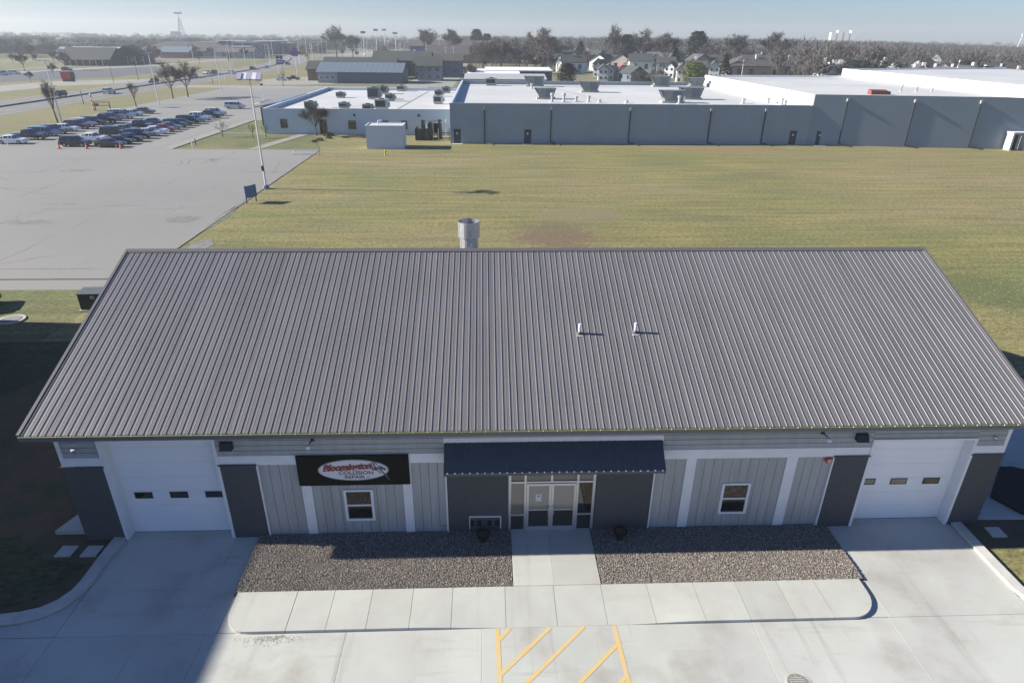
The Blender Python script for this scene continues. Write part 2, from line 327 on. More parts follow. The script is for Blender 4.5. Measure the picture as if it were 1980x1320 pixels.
for x in (-110.6,-101.5,-121,-113):
    for a, b in zip(ys[:-1], ys[1:]): k.sheet([(x+bendx(a),a),(x+.12+bendx(a),a),(x+.12+bendx(b),b),(x+bendx(b),b)], .006)
struct(k.build('road_marking', LINEW))
struct(MB().sheet([(-139.32,183.37),(-137.74,208.67),(-116.18,228.98),(-112.73,287.75),(-117.68,304.86),(-123.85,245.85),(-150.54,230.50),(-154.93,206.84)], -.004).build('frontage_road', PATHC))
struct(MB().sheet([(-164.13,220.69),(-155.99,241.70),(-144.19,252.97),(-140.74,296.43),(-170.34,346.46),(-202.40,325.63),(-209.90,289.53)], -.002).build('store_parking', ROADD))
struct(MB().sheet([(-195.06,267.20),(-187.95,302.48),(-171.64,349.30),(-168.76,444.32),(-175.49,463.11),(-177.03,361.11),(-195.74,316.11),(-202.21,277.96)], .004).build('store_pavement', PATHC))
struct(MB().sheet([(-101,205),(-20,205),(-20,214),(-101,216)], -.002).build('side_street', PATHC))
struct(MB().sheet([(-29,214),(-12,214),(-10,330),(-12,460),(-22,460),(-24,330),(-29,260)], -.004).build('side_street', PATHC))
struct(MB().sheet([(-77.29,217.55),(-53.00,225.34),(-70.78,270.14),(-79.02,261.78),(-84.86,247.66)], .004).build('side_lot', PATHC))
for pts, m_ in [([(-329.46,384.95),(-277.26,455.84),(-329.15,544.71),(-394.41,465.97)], GREEN), ([(-192.45,246.44),(-227.17,338.11),(-220.06,358.67),(-243.99,397.97),(-268.95,354.79)], GREEN), ([(-171.79,443.52),(-147.94,577.35),(-178.26,680.86),(-207.54,541.48)], GREEN),
                ([(-156.00,543.94),(-143.70,802.33),(-178.74,926.19),(-203.23,803.67)], GREEN), ([(-129.42,345.38),(-129.06,400.83),(-144.13,450.82),(-159.60,427.66)], GREEN)]:
    struct(MB().sheet(pts, -.006).build('grass_field', m_))

# ------------------------------------------------------------ forecourt
sub = struct(MB().sheet([(-40,-30),(40,-30),(40,-3.4),(16.4,-3.4),(16.4,.6),(-13.2,.6),(-13.2,-3.3),(-40,-3.3)], .004).build('forecourt', BASE))
G = .003
def slab(x0, x1, y0, y1, z1=.03, m=CONC, parent=sub, z0=.006):
    mb = MB(); a, b, c, d = x0+G, x1-G, y0+G, y1-G; e = .006
    mb.add([(a,c,z0),(b,c,z0),(b,d,z0),(a,d,z0),(a,c,z1-e),(b,c,z1-e),(b,d,z1-e),(a,d,z1-e),(a+e,c+e,z1),(b-e,c+e,z1),(b-e,d-e,z1),(a+e,d-e,z1)],
           [(0,3,2,1),(0,1,5,4),(1,2,6,5),(2,3,7,6),(3,0,4,7),(4,5,9,8),(5,6,10,9),(6,7,11,10),(7,4,8,11),(8,9,10,11)])
    return mb.build('slab', m, parent)
xj = [-25.5,-21.3,-17.1,-13.2,-8.9,-4.84,-.87,3.1,7.2,11.4,15.95,20,24.2,28.4]
for i in range(len(xj)-1):
    for y0, y1 in ((-8.3,-4.05),(-12.5,-8.3),(-16.7,-12.5)): slab(xj[i], xj[i+1], y0, y1)
slab(-13.2,-8.6,-4.05,-.06); slab(11.45,16.0,-4.05,-.06); slab(-13.1,-9.45,-.06,.6); slab(12.28,15.82,-.06,.6)
MB().sheet([(-25,-4.04),(-13.21,-4.04),(-13.21,-2.05),(-13.30,-2.55),(-13.57,-3.05),(-14.02,-3.40),(-14.62,-3.59),(-15.2,-3.66),(-25,-3.66)], .028).build('slab', CONC, sub)
MB().sheet([(16,-4.04),(28,-4.04),(28,-3.9),(16.7,-3.85),(16.0,-3.4)], .028).build('slab', CONC, sub)
MB().box(-8.59,-7.6,-4.04,-2.7,.006,.028).build('slab', CONC, sub); MB().box(10.2,11.44,-4.04,-2.7,.006,.028).build('slab', CONC, sub)
# raised sidewalk with rounded ends and dropped centre
sw = struct(MB().box(-7.6,10.2,-4.0,-2.62,.006,.03).build('sidewalk', BASE))
YF, YB, ZT = -4.10, -2.62, .13
sj = [-6.6,-5.45,-4.28,-3.02,-1.79,-.16,1.37,2.87,4.33,5.82,7.18,8.53,9.75]
def zf(x):                                              # front edge height: dropped kerb in front of the entrance
    t_ = min(max((x+3.0)/3.0, 0), 1) if x < 1.5 else min(max((5.9-x)/2.8, 0), 1)
    return ZT - (ZT-.035)*t_*t_*(3-2*t_)
for a, b in zip(sj[:-1], sj[1:]):
    a_, b_ = a+.006, b-.006; ym = YF+.28
    mb = MB(); NX, NY = 8, 4
    for i in range(NX+1):
        x = a_+(b_-a_)*i/NX
        for j in range(NY+1): v_ = j/NY; mb.v.append((x, YF+(YB-YF)*v_, zf(x)+(ZT-zf(x))*v_))
    for i in range(NX):
        for j in range(NY): q_ = i*(NY+1)+j; mb.f.append((q_, q_+NY+1, q_+NY+2, q_+1))
        q_ = len(mb.v); xa_ = a_+(b_-a_)*i/NX; xb_ = a_+(b_-a_)*(i+1)/NX
        mb.v += [(xa_,YF,0),(xb_,YF,0),(xb_,YF,zf(xb_)),(xa_,YF,zf(xa_))]; mb.f.append((q_,q_+1,q_+2,q_+3))
    fa, fb = zf(a), zf(b)
    mb.add([(a_,YF,0),(b_,YF,0),(b_,YB,0),(a_,YB,0),(a_,YF,fa),(b_,YF,fb),(b_,YB,ZT),(a_,YB,ZT),],
           [(2,3,7,6),(3,0,4,7),(1,2,6,5)])
    mb.build('slab', CONC2, sw)
def endslab(cx, x_in, sgn, r):
    pts = [(x_in, YB), (x_in, YF)]; 
    for i in range(0, 9): 
        t = i/8*math.pi/2; pts.append((cx+sgn*r*math.sin(t), YF+r-r*math.cos(t)))
    pts.append((cx+sgn*r, YB))
    if sgn > 0: pts = pts
    else: pts = pts[::-1]
    MB().poly(pts, 0, ZT).build('slab', CONC2, sw)
endslab(-7.75, -6.612, -1, .7); endslab(10.3, 9.762, 1, .95)
wk = struct(MB().box(.12,2.9,-2.6,.0,.006,.03).build('walkway', BASE))
for (a, b) in ((.12,1.42),(1.42,2.9)): slab(a, b, -2.61, -.02, .13, CONC2, wk)
# kerbs at the drive edges
def kerb(path, wd, name='kerb', h=.15):
    mb = MB(); L_ = []; 
    for i, p in enumerate(path):
        a = Vector(path[max(0,i-1)]); b = Vector(path[min(len(path)-1,i+1)]); d = (b-a).normalized(); nrm = Vector((-d.y, d.x))
        L_.append((Vector(p), Vector(p)+nrm*wd))
    for (p, q), (r_, s) in zip(L_[:-1], L_[1:]):
        mb.add([(p.x,p.y,0),(q.x,q.y,0),(s.x,s.y,0),(r_.x,r_.y,0),(p.x,p.y,h-.02),(q.x,q.y,h),(s.x,s.y,h),(r_.x,r_.y,h-.02)], [(0,1,2,3),(7,6,5,4),(0,4,5,1),(1,5,6,2),(2,6,7,3),(3,7,4,0)])
    return struct(mb.build(name, CURB))
kerb([(-25,-3.62),(-15.2,-3.62),(-14.6,-3.55),(-14.0,-3.36),(-13.55,-3.0),(-13.28,-2.5),(-13.2,-2.0),(-13.2,-1.0),(-13.15,-.08)], .36)
kerb([(16.03,-.08),(16.0,-1.5),(16.0,-3.1),(16.12,-3.5),(16.5,-3.85),(17.2,-4.0),(28,-4.0)], .34)
# soil and grass either side
struct(MB().sheet([(-40,-3.4),(-15.2,-3.4),(-13.9,-2.9),(-13.5,-1.8),(-13.5,.02),(-14.4,.02),(-14.4,16),(-22,16),(-22.8,12),(-24,9.7),(-40,4)], .012).build('bare_soil', SOIL))
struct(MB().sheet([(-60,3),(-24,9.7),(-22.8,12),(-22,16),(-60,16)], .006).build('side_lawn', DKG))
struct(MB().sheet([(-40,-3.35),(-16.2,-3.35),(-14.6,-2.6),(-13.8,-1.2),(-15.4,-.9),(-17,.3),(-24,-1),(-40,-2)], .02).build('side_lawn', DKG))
struct(MB().sheet([(16.35,-.05),(16.35,-3.1),(16.8,-3.6),(40,-3.6),(40,16),(16.35,16)], .012).build('side_lawn', LAWN))
struct(MB().sheet([(16.4,.1),(16.4,-1.3),(19,-1.2),(23,1.5),(22,2.6),(18.9,0.2)], .016).build('bare_soil', SOIL))
struct(MB().poly([(16.95,.14),(18.95,.1),(20.6,2.0),(23,1.8),(27,6.2),(27,11),(16.95,11)], .0,.06).build('concrete_pad', CONC))
struct(MB().poly([(18.5,1.3),(20.2,3.1),(20.7,3.1),(22.6,2.2),(21.0,.6),(19.0,.3)], .062,.14).build('dark_patch', mat('black_patch',(.012,.012,.012),.95,bump=.02,bscale=25)))  # near-black raised polygon with a rough bump
for i, (x, y, w_, t) in enumerate([(-14.85,-.6,.52,'left'),(-14.0,-.62,.52,'right'),(17.35,-.55,.52,'r')]):
    tag(MB().poly([(x-w_/2,y-.24),(x+w_/2,y-.24),(x+w_/2+.03,y+.24),(x-w_/2+.03,y+.24)], 0,.07).build('stepping_stone', CONC2),
        ['square concrete stepping stone on dark soil, left one of the pair by the left pier','square concrete stepping stone on dark soil, right one of the pair nearest the left kerb','lone square concrete stepping stone beside the right kerb'][i], 'paving stone')
stp = MB().poly([(-15.7,.25),(-14.46,.25),(-14.46,1.9),(-15.1,1.9)], .0,.17); tag(stp.build('door_stoop', CONC), 'wedge of concrete stoop at the left end of the grey building', 'step')
# weeds at the kerb corner
wd = MB()
for i in range(260):
    x = -7.0+rnd.gauss(0,.45); y = -4.2-abs(rnd.gauss(0,.13)); a = rnd.uniform(0,6.28); l = rnd.uniform(.03,.09)
    wd.add([(x-.006,y,.03),(x+.006,y,.03),(x+l*math.cos(a),y+l*math.sin(a),.03+rnd.uniform(.01,.05))], [(0,1,2)])
struct(wd.build('weeds', mat('dry_weed',(.14,.13,.06),.9)), 'stuff')
# gravel beds
GCOL = [(.34,.31,.27),(.23,.205,.175),(.13,.12,.105),(.27,.215,.18),(.46,.43,.39),(.19,.175,.15)]
GM = [mat('pebble_%s' % c, v, .85) for c, v in zip(('buff','umber','slate','rose','pale','grey'), GCOL)]
def gravel(x0, x1, y0, y1, n, name):
    struct(MB().sheet([(x0,y0),(x1,y0),(x1,y1),(x0,y1)], .10).build('gravel_base', mat('gravel_base',(.13,.115,.105),.95,c2=(.08,.07,.065),scale=14,bump=.02,bscale=40)))
    P = np.stack([rng.uniform(x0,x1,n), rng.uniform(y0,y1,n), rng.uniform(.100,.118,n)], 1)
    base = np.array([(1,0,0),(0,1,0),(-1,0,0),(0,-1,0),(0,0,1)], float)
    s = rng.uniform(.011,.026,n); an = rng.uniform(0,6.28,n); ca, sa = np.cos(an), np.sin(an); st = rng.uniform(.55,1,n); h = rng.uniform(.5,.9,n)
    tl = rng.normal(0,.3,(n,2))
    V = np.zeros((n,5,3)); bx = base[None,:,0]*s[:,None]; by = base[None,:,1]*(s*st)[:,None]; bz = base[None,:,2]*(s*h)[:,None]
    V[:,:,0] = bx*ca[:,None]-by*sa[:,None]+P[:,None,0]; V[:,:,1] = bx*sa[:,None]+by*ca[:,None]+P[:,None,1]; V[:,:,2] = bz+P[:,None,2]+bx*tl[:,:1]+by*tl[:,1:]
    F = (np.array([(0,1,4),(1,2,4),(2,3,4),(3,0,4)])[None]+5*np.arange(n)[:,None,None]).reshape(-1,3)
    me = bpy.data.meshes.new(name); me.from_pydata(V.reshape(-1,3).tolist(), [], F.tolist())
    for m_ in GM: me.materials.append(m_)
    me.polygons.foreach_set('material_index', np.repeat(rng.choice(6, n, p=[.17,.22,.22,.14,.07,.18]), 4).astype(np.int32)); me.update()
    o = bpy.data.objects.new(name, me); col.objects.link(o); struct(o, 'stuff')
gravel(-8.56,.10,-2.6,-.04,46000,'gravel'); gravel(2.92,11.42,-2.6,-.04,45500,'gravel')

# short straw and green tufts over the near lawn
def tufts(n, name, m, xr, yr, s0, s1):
    X = rng.uniform(*xr, n*2); u = rng.uniform(0,1,n*2); Y = yr[0]*(yr[1]/yr[0])**u if yr[0] > 0 else rng.uniform(*yr, n*2)
    ok = ~((X > -15.2) & (X < 17.8) & (Y < 16.2)) & (X > -25.4) ; X = X[ok][:n]; Y = Y[ok][:n]; n = len(X)
    s = rng.uniform(s0, s1, n); a = rng.uniform(0,6.28,n); h = rng.uniform(.008,.028,n)
    V = np.zeros((n,3,3)); V[:,0,0] = X-np.cos(a)*s/2; V[:,0,1] = Y-np.sin(a)*s/2; V[:,1,0] = X+np.cos(a)*s/2; V[:,1,1] = Y+np.sin(a)*s/2
    V[:,2,0] = X+rng.normal(0,.05,n); V[:,2,1] = Y+rng.normal(0,.05,n); V[:,:,2] = .004; V[:,2,2] = h
    me = bpy.data.meshes.new(name); me.from_pydata(V.reshape(-1,3).tolist(), [], np.arange(3*n).reshape(-1,3).tolist()); me.materials.append(m); me.update()
    o = bpy.data.objects.new(name, me); col.objects.link(o); struct(o, 'stuff')
tufts(55000, 'straw_tufts', mat('straw_blade',(.27,.235,.11),.9), (-25,75), (16,88), .06, .2)
tufts(35000, 'grass_tufts', mat('green_blade',(.10,.12,.035),.9), (-25,75), (16,88), .06, .2)
# ------------------------------------------------------------ the grey repair shop
bld = empty('repair_shop_building', 'long single-storey grey shop building with ribbed brown-grey metal roof and two white garage doors', 'building')
XL, XR, YE, ZE, YR, ZR, DP = -14.99, 17.61, -.6, 4.64, 7.67, 7.94, 15.34
WX0, WX1 = -14.42, 16.95
slope = math.atan2(ZR-ZE, YR-YE); SL = math.hypot(ZR-ZE, YR-YE)
NP = 36; PW = (XR-XL)/NP; RB = PW/4
prof = [(0,0)]
for q in range(4):
    x = q*RB; c_ = x+RB*.5
    prof += [(c_-.022,0),(c_-.011,.0165),(c_+.011,.0165),(c_+.022,0)]
    if q < 3: prof += [(x+RB-.02,0),(x+RB,.005),(x+RB+.02,0)]
prof.append((PW,0))
mb = MB(); k = len(prof); mb.add([(x,0,z) for x, z in prof]+[(x,SL,z) for x, z in prof], [(i,i+1,k+i+1,k+i) for i in range(k-1)])
pm = mb.mesh('roof_panel', ROOFM)
# roof deck under the sheets (solid) and gable ends
mb = MB(); e = .02
for (x0, x1) in ((XL+.02, XR-.02),):
    P6 = [(YE+.02,ZE-.04),(YR,ZR-.04),(2*YR-YE-.02,ZE-.04),(2*YR-YE-.02,ZE-.2),(2*YR-.05,ZE-.2),(.05,ZE-.2),(YE+.02,ZE-.2)]
    mb.add([(x0,*p) for p in P6]+[(x1,*p) for p in P6], [tuple(range(7))[::-1], tuple(range(7,14))]+[(i,(i+1)%7,7+(i+1)%7,7+i) for i in range(7)])
deck = mb.build('roof_deck', DARK, bld)
for i in range(NP):
    inst('roof_panel', pm, bld, (XL+i*PW, YE, ZE+rnd.uniform(0,.002)), (slope,rnd.uniform(-.0025,.0025),0))
    inst('roof_panel', pm, bld, (XL+(i+1)*PW, 2*YR-YE, ZE), (slope,0,math.pi))
MB().add([(XL-.03,YR-.16,ZR-.03),(XR+.03,YR-.16,ZR-.03),(XR+.03,YR,ZR+.06),(XL-.03,YR,ZR+.06),(XR+.03,YR+.16,ZR-.03),(XL-.03,YR+.16,ZR-.03)], [(0,1,2,3),(3,2,4,5)]).build('ridge_cap', ROOFT, bld)
for x, s in ((XL,-1),(XR,1)):
    mb = MB()
    for (ya, za, yb, zb) in ((YE,ZE,YR,ZR),(2*YR-YE,ZE,YR,ZR)):
        p = [(x-.05*s,ya,za+.045),(x-.05*s,yb,zb+.045),(x+.05*s,yb,zb+.045),(x+.05*s,ya,za+.045),(x+.05*s,ya,za-.2),(x+.05*s,yb,zb-.2),(x-.05*s,ya,za-.01),(x-.05*s,yb,zb-.01)]
        mb.add(p, [(0,1,2,3),(3,2,5,4),(6,7,1,0),(0,3,4,6)])
    mb.build('rake_trim', ROOFT, bld)
MB().box(XL,XR,YE-.02,YE+.015,ZE-.2,ZE-.03).build('fascia', ROOFT, bld)
mb = MB(); mb.add([(XL,YE-.035,ZE-.028),(XR,YE-.035,ZE-.028),(XR,YE+.06,ZE+.004),(XL,YE+.06,ZE+.004),(XL,YE-.035,ZE-.05),(XR,YE-.035,ZE-.05)], [(0,1,2,3),(4,5,1,0)]); mb.build('eave_trim', EAVE, bld)
mb = MB()
for i in range(NP*2): mb.box(XL+(i+.5)*PW/2-.012, XL+(i+.5)*PW/2+.012, YE-.045, YE-.02, ZE-.035, ZE-.012)
struct(mb.build('screw_heads', PVC, bld), 'stuff')
# walls (solid core set back, cladding in front)
ZB0, ZB1 = 3.05, 3.42
mb = MB()
for a, b in ((WX0+.02,-13.1),(-9.45,12.28),(15.83,WX1-.02)): mb.box(a, b, .02, .35, .0, 4.42)
mb.box(-13.1,-9.45,.02,.35,4.16,4.42); mb.box(12.28,15.83,.02,.35,3.68,4.42)
mb.box(WX0+.02,WX0+.3,.35,DP-.02,0,4.42); mb.box(WX1-.3,WX1-.02,.35,DP-.02,0,4.42); mb.box(WX0+.3,WX1-.3,DP-.3,DP-.02,0,4.42)
for x in (WX0+.02, WX1-.14): mb.add([(x,.02,4.42),(x,DP-.02,4.42),(x,YR,ZR-.2),(x+.12,.02,4.42),(x+.12,DP-.02,4.42),(x+.12,YR,ZR-.2)], [(0,2,1),(3,4,5),(0,3,5,2),(1,2,5,4)])
mb.build('wall', SIDING, bld)
# charcoal cladding panels: plinth blocks standing proud
for a, b in ((WX0-.03,-13.1),(-9.45,-8.25),(-2.03,.0),(3.03,4.96),(11.07,12.28),(15.83,WX1+.03)):
    mb = MB().box(a, b, -.07, .02, .0, ZB0 if not (-3 < a < 4) else 2.9); 
    mb.build('charcoal_panel', STONE, bld)
    if not (-3 < a < 4): MB().box(a-.03, b+.02, -.10, .02, ZB0, ZB0+.05).build('stone_cap', DARK, bld)
for x0, x1 in ((WX0-.03,WX0+.3),(WX1-.3,WX1+.03)): MB().box(x0 if x0 < 0 else x1-.1, x0+.1 if x0 < 0 else x1, .02, DP, 0, ZB0).build('charcoal_panel', STONE, bld)
# vertical siding boards
vb = {}
def vboards(x0, x1, z0, z1):
    n = max(1, round((x1-x0)/.305)); w_ = (x1-x0)/n
    key = (round(w_,4), z0, z1)
    if key not in vb:
        mb = MB(); g_ = .006
        mb.add([(0,.02,z0),(g_*1.6,-.012,z0),(w_-g_,-.012,z0),(w_,.02,z0),(0,.02,z1),(g_*1.6,-.012,z1),(w_-g_,-.012,z1),(w_,.02,z1)], [(0,1,5,4),(1,2,6,5),(2,3,7,6),(4,5,6,7)])
        vb[key] = mb.mesh('siding_board', SIDING)
    for i in range(n): inst('siding_board', vb[key], bld, (x0+i*w_,0,0))
for a, b in ((-8.20,-6.9),(-6.57,-3.53),(-3.22,-2.06),(5.0,6.02),(6.36,9.46),(9.83,11.02)): vboards(a, b, .06, ZB0)
# horizontal boards above the white band
mbh = {}
def hboards(x0, x1, z0, z1):
    n = round((z1-z0)/.2); h_ = (z1-z0)/n
    for i in range(n):
        za = z0+i*h_; zb = za+h_
        MB().add([(x0,-.045,za+.0),(x1,-.045,za+.0),(x1,-.030,zb-.028),(x0,-.030,zb-.028),(x0,.02,za),(x1,.02,za),(x1,.018,zb-.034),(x0,.018,zb-.034)], [(0,1,2,3),(4,5,1,0),(3,2,6,7),(0,3,7,4),(1,5,6,2)]).build('lap_board', BOARD, bld)
hboards(WX0+.13,-13.12,ZB1,4.42); hboards(-9.43,-2.1,ZB1,4.42); hboards(-2.1,5.14,3.99,4.42); hboards(5.14,12.26,ZB1,4.42); hboards(15.85,WX1-.13,ZB1,4.42); hboards(12.26,15.85,3.72,4.42)
# white band and pilasters
for a, b in ((WX0-.01,-13.11),(-9.44,-6.93),(-3.27,-2.1),(5.14,12.27),(15.84,WX1+.01)): MB().box(a, b, -.06, .02, ZB0+.004, ZB1).build('white_band', WHITE, bld)
MB().box(-6.93,-3.27,-.045,.02,ZB0+.01,ZB1).build('white_band', WHITE, bld)
for a, b in ((-6.9,-6.57),(-3.53,-3.22),(6.02,6.36),(9.46,9.83)): MB().box(a, b, -.05, .02, .05, ZB0).build('pilaster', WHITE, bld)
for a, b in ((-8.25,-8.20),(-2.10,-2.05),(4.95,5.0),(11.02,11.07)): MB().box(a, b, -.085, .02, .03, ZB0).build('edge_trim', WHITE, bld)
for a, b in ((WX0-.01,WX0+.12),(WX1-.12,WX1+.01)): MB().box(a, b, -.055, .02, ZB1, 4.42).build('corner_trim', WHITE, bld)
for a, b in ((-8.2,-2.06),(5.0,11.02)): MB().box(a, b, -.03, .02, .03, .06).build('base_flashing', WHITE, bld)
MB().box(-2.1,5.14,-.05,.02,3.78,3.99).build('white_band', WHITE, bld)
# garage doors
def garage(x0, x1, h):
    fr = MB(); t = .07
    fr.box(x0-.03,x0+t,-.09,.33,0,h+.06); fr.box(x1-t,x1+.03,-.09,.33,0,h+.06); fr.box(x0+t,x1-t,-.09,.33,h-.01,h+.06); fr.build('garage_door_frame', WHITE, bld)
    d = MB().box(x0+t,x1-t,.335,.36,0,h).build('garage_door', DOORW, bld)
    ns = 7 if h > 3.8 else 6; hs = h/ns
    for i in range(ns):
        z0, z1 = .035+i*(h-.035)/ns, .035+(i+1)*(h-.035)/ns-.003; a, b = x0+t+.005, x1-t-.005
        MB().add([(a,.30,z0),(b,.30,z0),(b,.30,z1-.004),(a,.30,z1-.004),(a,.33,z0),(b,.33,z0),(b,.31,z1),(a,.31,z1)], [(0,1,2,3),(4,5,1,0),(3,2,6,7),(0,3,7,4),(1,5,6,2)]).build('door_section', DOORW, d)
    MB().box(x0+t,x1-t,.29,.34,.005,.04).build('bottom_seal', DARK, d)
    return d
def dwin(d, xs, z, g_=GLASS):
    for x in xs:
        f = MB(); f.box(x-.30,x+.30,.288,.302,z-.13,z-.10); f.box(x-.30,x+.30,.288,.302,z+.10,z+.13); f.box(x-.30,x-.27,.288,.302,z-.10,z+.10); f.box(x+.27,x+.30,.288,.302,z-.10,z+.10)
        f.build('window_frame', BLACK, d); MB().box(x-.27,x+.27,.292,.30,z-.10,z+.10).build('window', g_, d)
d1 = garage(-13.1,-9.45,4.16); dwin(d1, (-12.35,-11.17,-9.99), 1.62)
d2 = garage(12.28,15.83,3.68); dwin(d2, (12.72,13.87,15.05), 1.70, GLASS2)
# double-hung windows
def hung(cx, z0, z1, w_=.92):
    f = MB(); a, b = cx-w_/2, cx+w_/2
    f.box(a-.04,b+.04,-.06,.0,z0-.06,z0+.02); f.box(a-.04,b+.04,-.06,.0,z1-.02,z1+.05); f.box(a-.04,a+.05,-.06,.0,z0+.02,z1-.02); f.box(b-.05,b+.04,-.06,.0,z0+.02,z1-.02)
    f.box(a+.05,b-.05,-.05,.0,(z0+z1)/2-.03,(z0+z1)/2+.03)
    wn = f.build('window', WHITE, bld)
    for za, zb, yy in ((z0+.02,(z0+z1)/2-.03,-.022),((z0+z1)/2+.03,z1-.02,-.034)): MB().box(a+.05,b-.05,yy,yy+.012,za,zb).build('pane', GLASS, wn)
hung(-5.05,.72,1.92); hung(7.90,.73,1.94)
# storefront entrance
sf = MB(); X0, X1 = .03, 3.0
for x0, x1 in ((X0,X0+.09),(X1-.09,X1),(.57,.64),(2.36,2.43)): sf.box(x0,x1,-.05,.03,.02,2.56)
for x0, x1 in ((X0+.09,.57),(.64,2.36),(2.43,X1-.09)): sf.box(x0,x1,-.045,.03,2.49,2.56); sf.box(x0,x1,-.045,.03,2.13,2.2)
for x0, x1 in ((X0+.09,.57),(2.43,X1-.09)): sf.box(x0,x1,-.045,.03,.02,.1); sf.box(x0,x1,-.045,.03,.74,.79)
sf.box(1.465,1.535,-.045,.03,2.2,2.49)
ent = sf.build('entrance_frame', ALU, bld)
TAN = mat('reflection_tan', (.25,.235,.20), .12, spec=.8); TAND = mat('reflection_dark', (.03,.033,.028), .06, spec=.9)  # ground reflections painted into the entrance glass: tan above, dark below
for x0, x1 in ((X0+.09,.57),(2.43,X1-.09)):
    MB().box(x0,x1,-.01,.0,.1,.74).build('pane', TAND, ent); MB().box(x0,x1,-.01,.0,.79,2.13).build('pane', GLASS if x0 > 1 else mat('pane_reflected_tan',(.16,.15,.125),.08,spec=.9), ent); MB().box(x0,x1,-.01,.0,2.2,2.49).build('pane', mat('pane_transom',(.09,.10,.085),.08,spec=.9), ent)  # tan of the left sidelight stands in for reflected lit concrete
for x0, x1 in ((.64,1.465),(1.535,2.36)): MB().box(x0,x1,-.01,.0,2.2,2.49).build('pane', mat('pane_transom',(.09,.10,.085),.08), ent)
for x0, x1, s in ((.65,1.495,1),(1.505,2.35,-1)):
    f = MB(); t = .075
    f.box(x0,x0+t,-.075,-.03,.03,2.12); f.box(x1-t,x1,-.075,-.03,.03,2.12); f.box(x0+t,x1-t,-.075,-.03,2.04,2.12); f.box(x0+t,x1-t,-.075,-.03,.03,.28)
    dr = f.build('glass_door', ALU, bld)
    MB().box(x0+t,x1-t,-.055,-.045,1.02,2.04).build('pane', TAN, dr); MB().box(x0+t,x1-t,-.055,-.045,.28,.98).build('pane', TAND, dr); MB().box(x0+t,x1-t,-.07,-.045,.98,1.02).build('crash_bar', ALU, dr)
    hx = x1-.04 if s > 0 else x0+.04
    MB().tube((hx-.05*s,-.13,.85),(hx-.05*s,-.13,1.18),.013).tube((hx-.05*s,-.13,.87),(hx,-.07,.87),.011).tube((hx-.05*s,-.13,1.16),(hx,-.07,1.16),.011).build('handle', GALV, dr)
MB().box(.96,1.16,-.062,-.057,1.38,1.68).build('door_notice', mat('paper',(.62,.62,.60),.7), bld)
MB().box(1.02,1.10,-.066,-.0625,1.56,1.62).build('notice_print', mat('print_grey',(.2,.2,.22),.7), bld)
# louvred wall unit
lv = MB(); a, b, z0, z1 = -1.33,-.22,.27,.80
lv.box(a,b,-.13,-.07,z1-.035,z1); lv.box(a,a+.03,-.13,-.07,z0,z1-.035); lv.box(b-.03,b,-.13,-.07,z0,z1-.035)
lu = lv.build('wall_unit', WHITE, bld); MB().box(a+.03,b-.03,-.10,-.075,z0,z1-.035).build('grille', mat('grille_grey',(.12,.14,.15),.5,.4), lu)
for i in range(9): MB().box(a+.05,b-.05,-.115,-.10,z0+.03+i*.05,z0+.045+i*.05).build('slat', mat('slat_grey',(.16,.18,.2),.5) if i % 2 else DARK, lu)
for x in (a+.1,a+.35,b-.4,b-.14): MB().box(x-.07,x+.07,-.122,-.115,z0+.10,z0+.36).build('opening', BLACK, lu)
MB().tube((4.0-.2-6,-.03,.35),(-2.2,-.12,.35),.03).build('hose_tap', GALV, bld)
# awning over the entrance
aw = empty('entrance_awning', 'dark navy ribbed metal awning over the glass entrance doors', 'awning', (1.52,0,3.2))
AL, AR = -3.6, 3.58; YA, ZA, YB_, ZB_ = -.05, .62, -.83, -.03
n = 30; pw = (AR-AL)/n; pa = MB(); asl = math.hypot(YB_-YA, ZB_-ZA); pr = [(0,0),(pw*.36,0),(pw*.44,.022),(pw*.56,.022),(pw*.64,0),(pw,0)]
dv = Vector((0,YB_-YA,ZB_-ZA)); nv = Vector((0,ZB_-ZA,-(YB_-YA))).normalized(); nv = nv if nv.z > 0 else -nv
pa.add([(x,nv.y*z+YA,nv.z*z+ZA) for x, z in pr]+[(x,nv.y*z+YB_,nv.z*z+ZB_) for x, z in pr], [(6+i,7+i,i+1,i) for i in range(5)])
pam = pa.mesh('awning_panel', AWN)
for i in range(n): inst('awning_panel', pam, aw, (AL+i*pw,0,0))
mb = MB()
for x in (AL,AR-.03): mb.add([(x,YA,ZA-.02),(x,YB_,ZB_-.02),(x,YB_,ZB_-.12),(x,YA,-.12),(x+.03,YA,ZA-.02),(x+.03,YB_,ZB_-.02),(x+.03,YB_,ZB_-.12),(x+.03,YA,-.12)], [(0,1,2,3),(7,6,5,4),(0,4,5,1),(1,5,6,2),(2,6,7,3)])
mb.box(AL,AR,YB_+.01,YB_+.03,ZB_-.12,ZB_-.015); mb.build('awning_frame', AWN, aw)
mb = MB()
for i in range(n): x = AL+(i+.5)*pw; mb.box(x-.022,x+.022,YB_-.022,YB_+.012,ZB_-.006,ZB_+.028)
struct(mb.build('lit_rib_ends', PVC, aw), 'stuff')  # white blocks stand in for sunlight catching the rib ends
MB().box(AL,AR,YB_-.006,YB_+.004,ZB_-.014,ZB_-.002).build('drip_edge', ROOFT, aw)
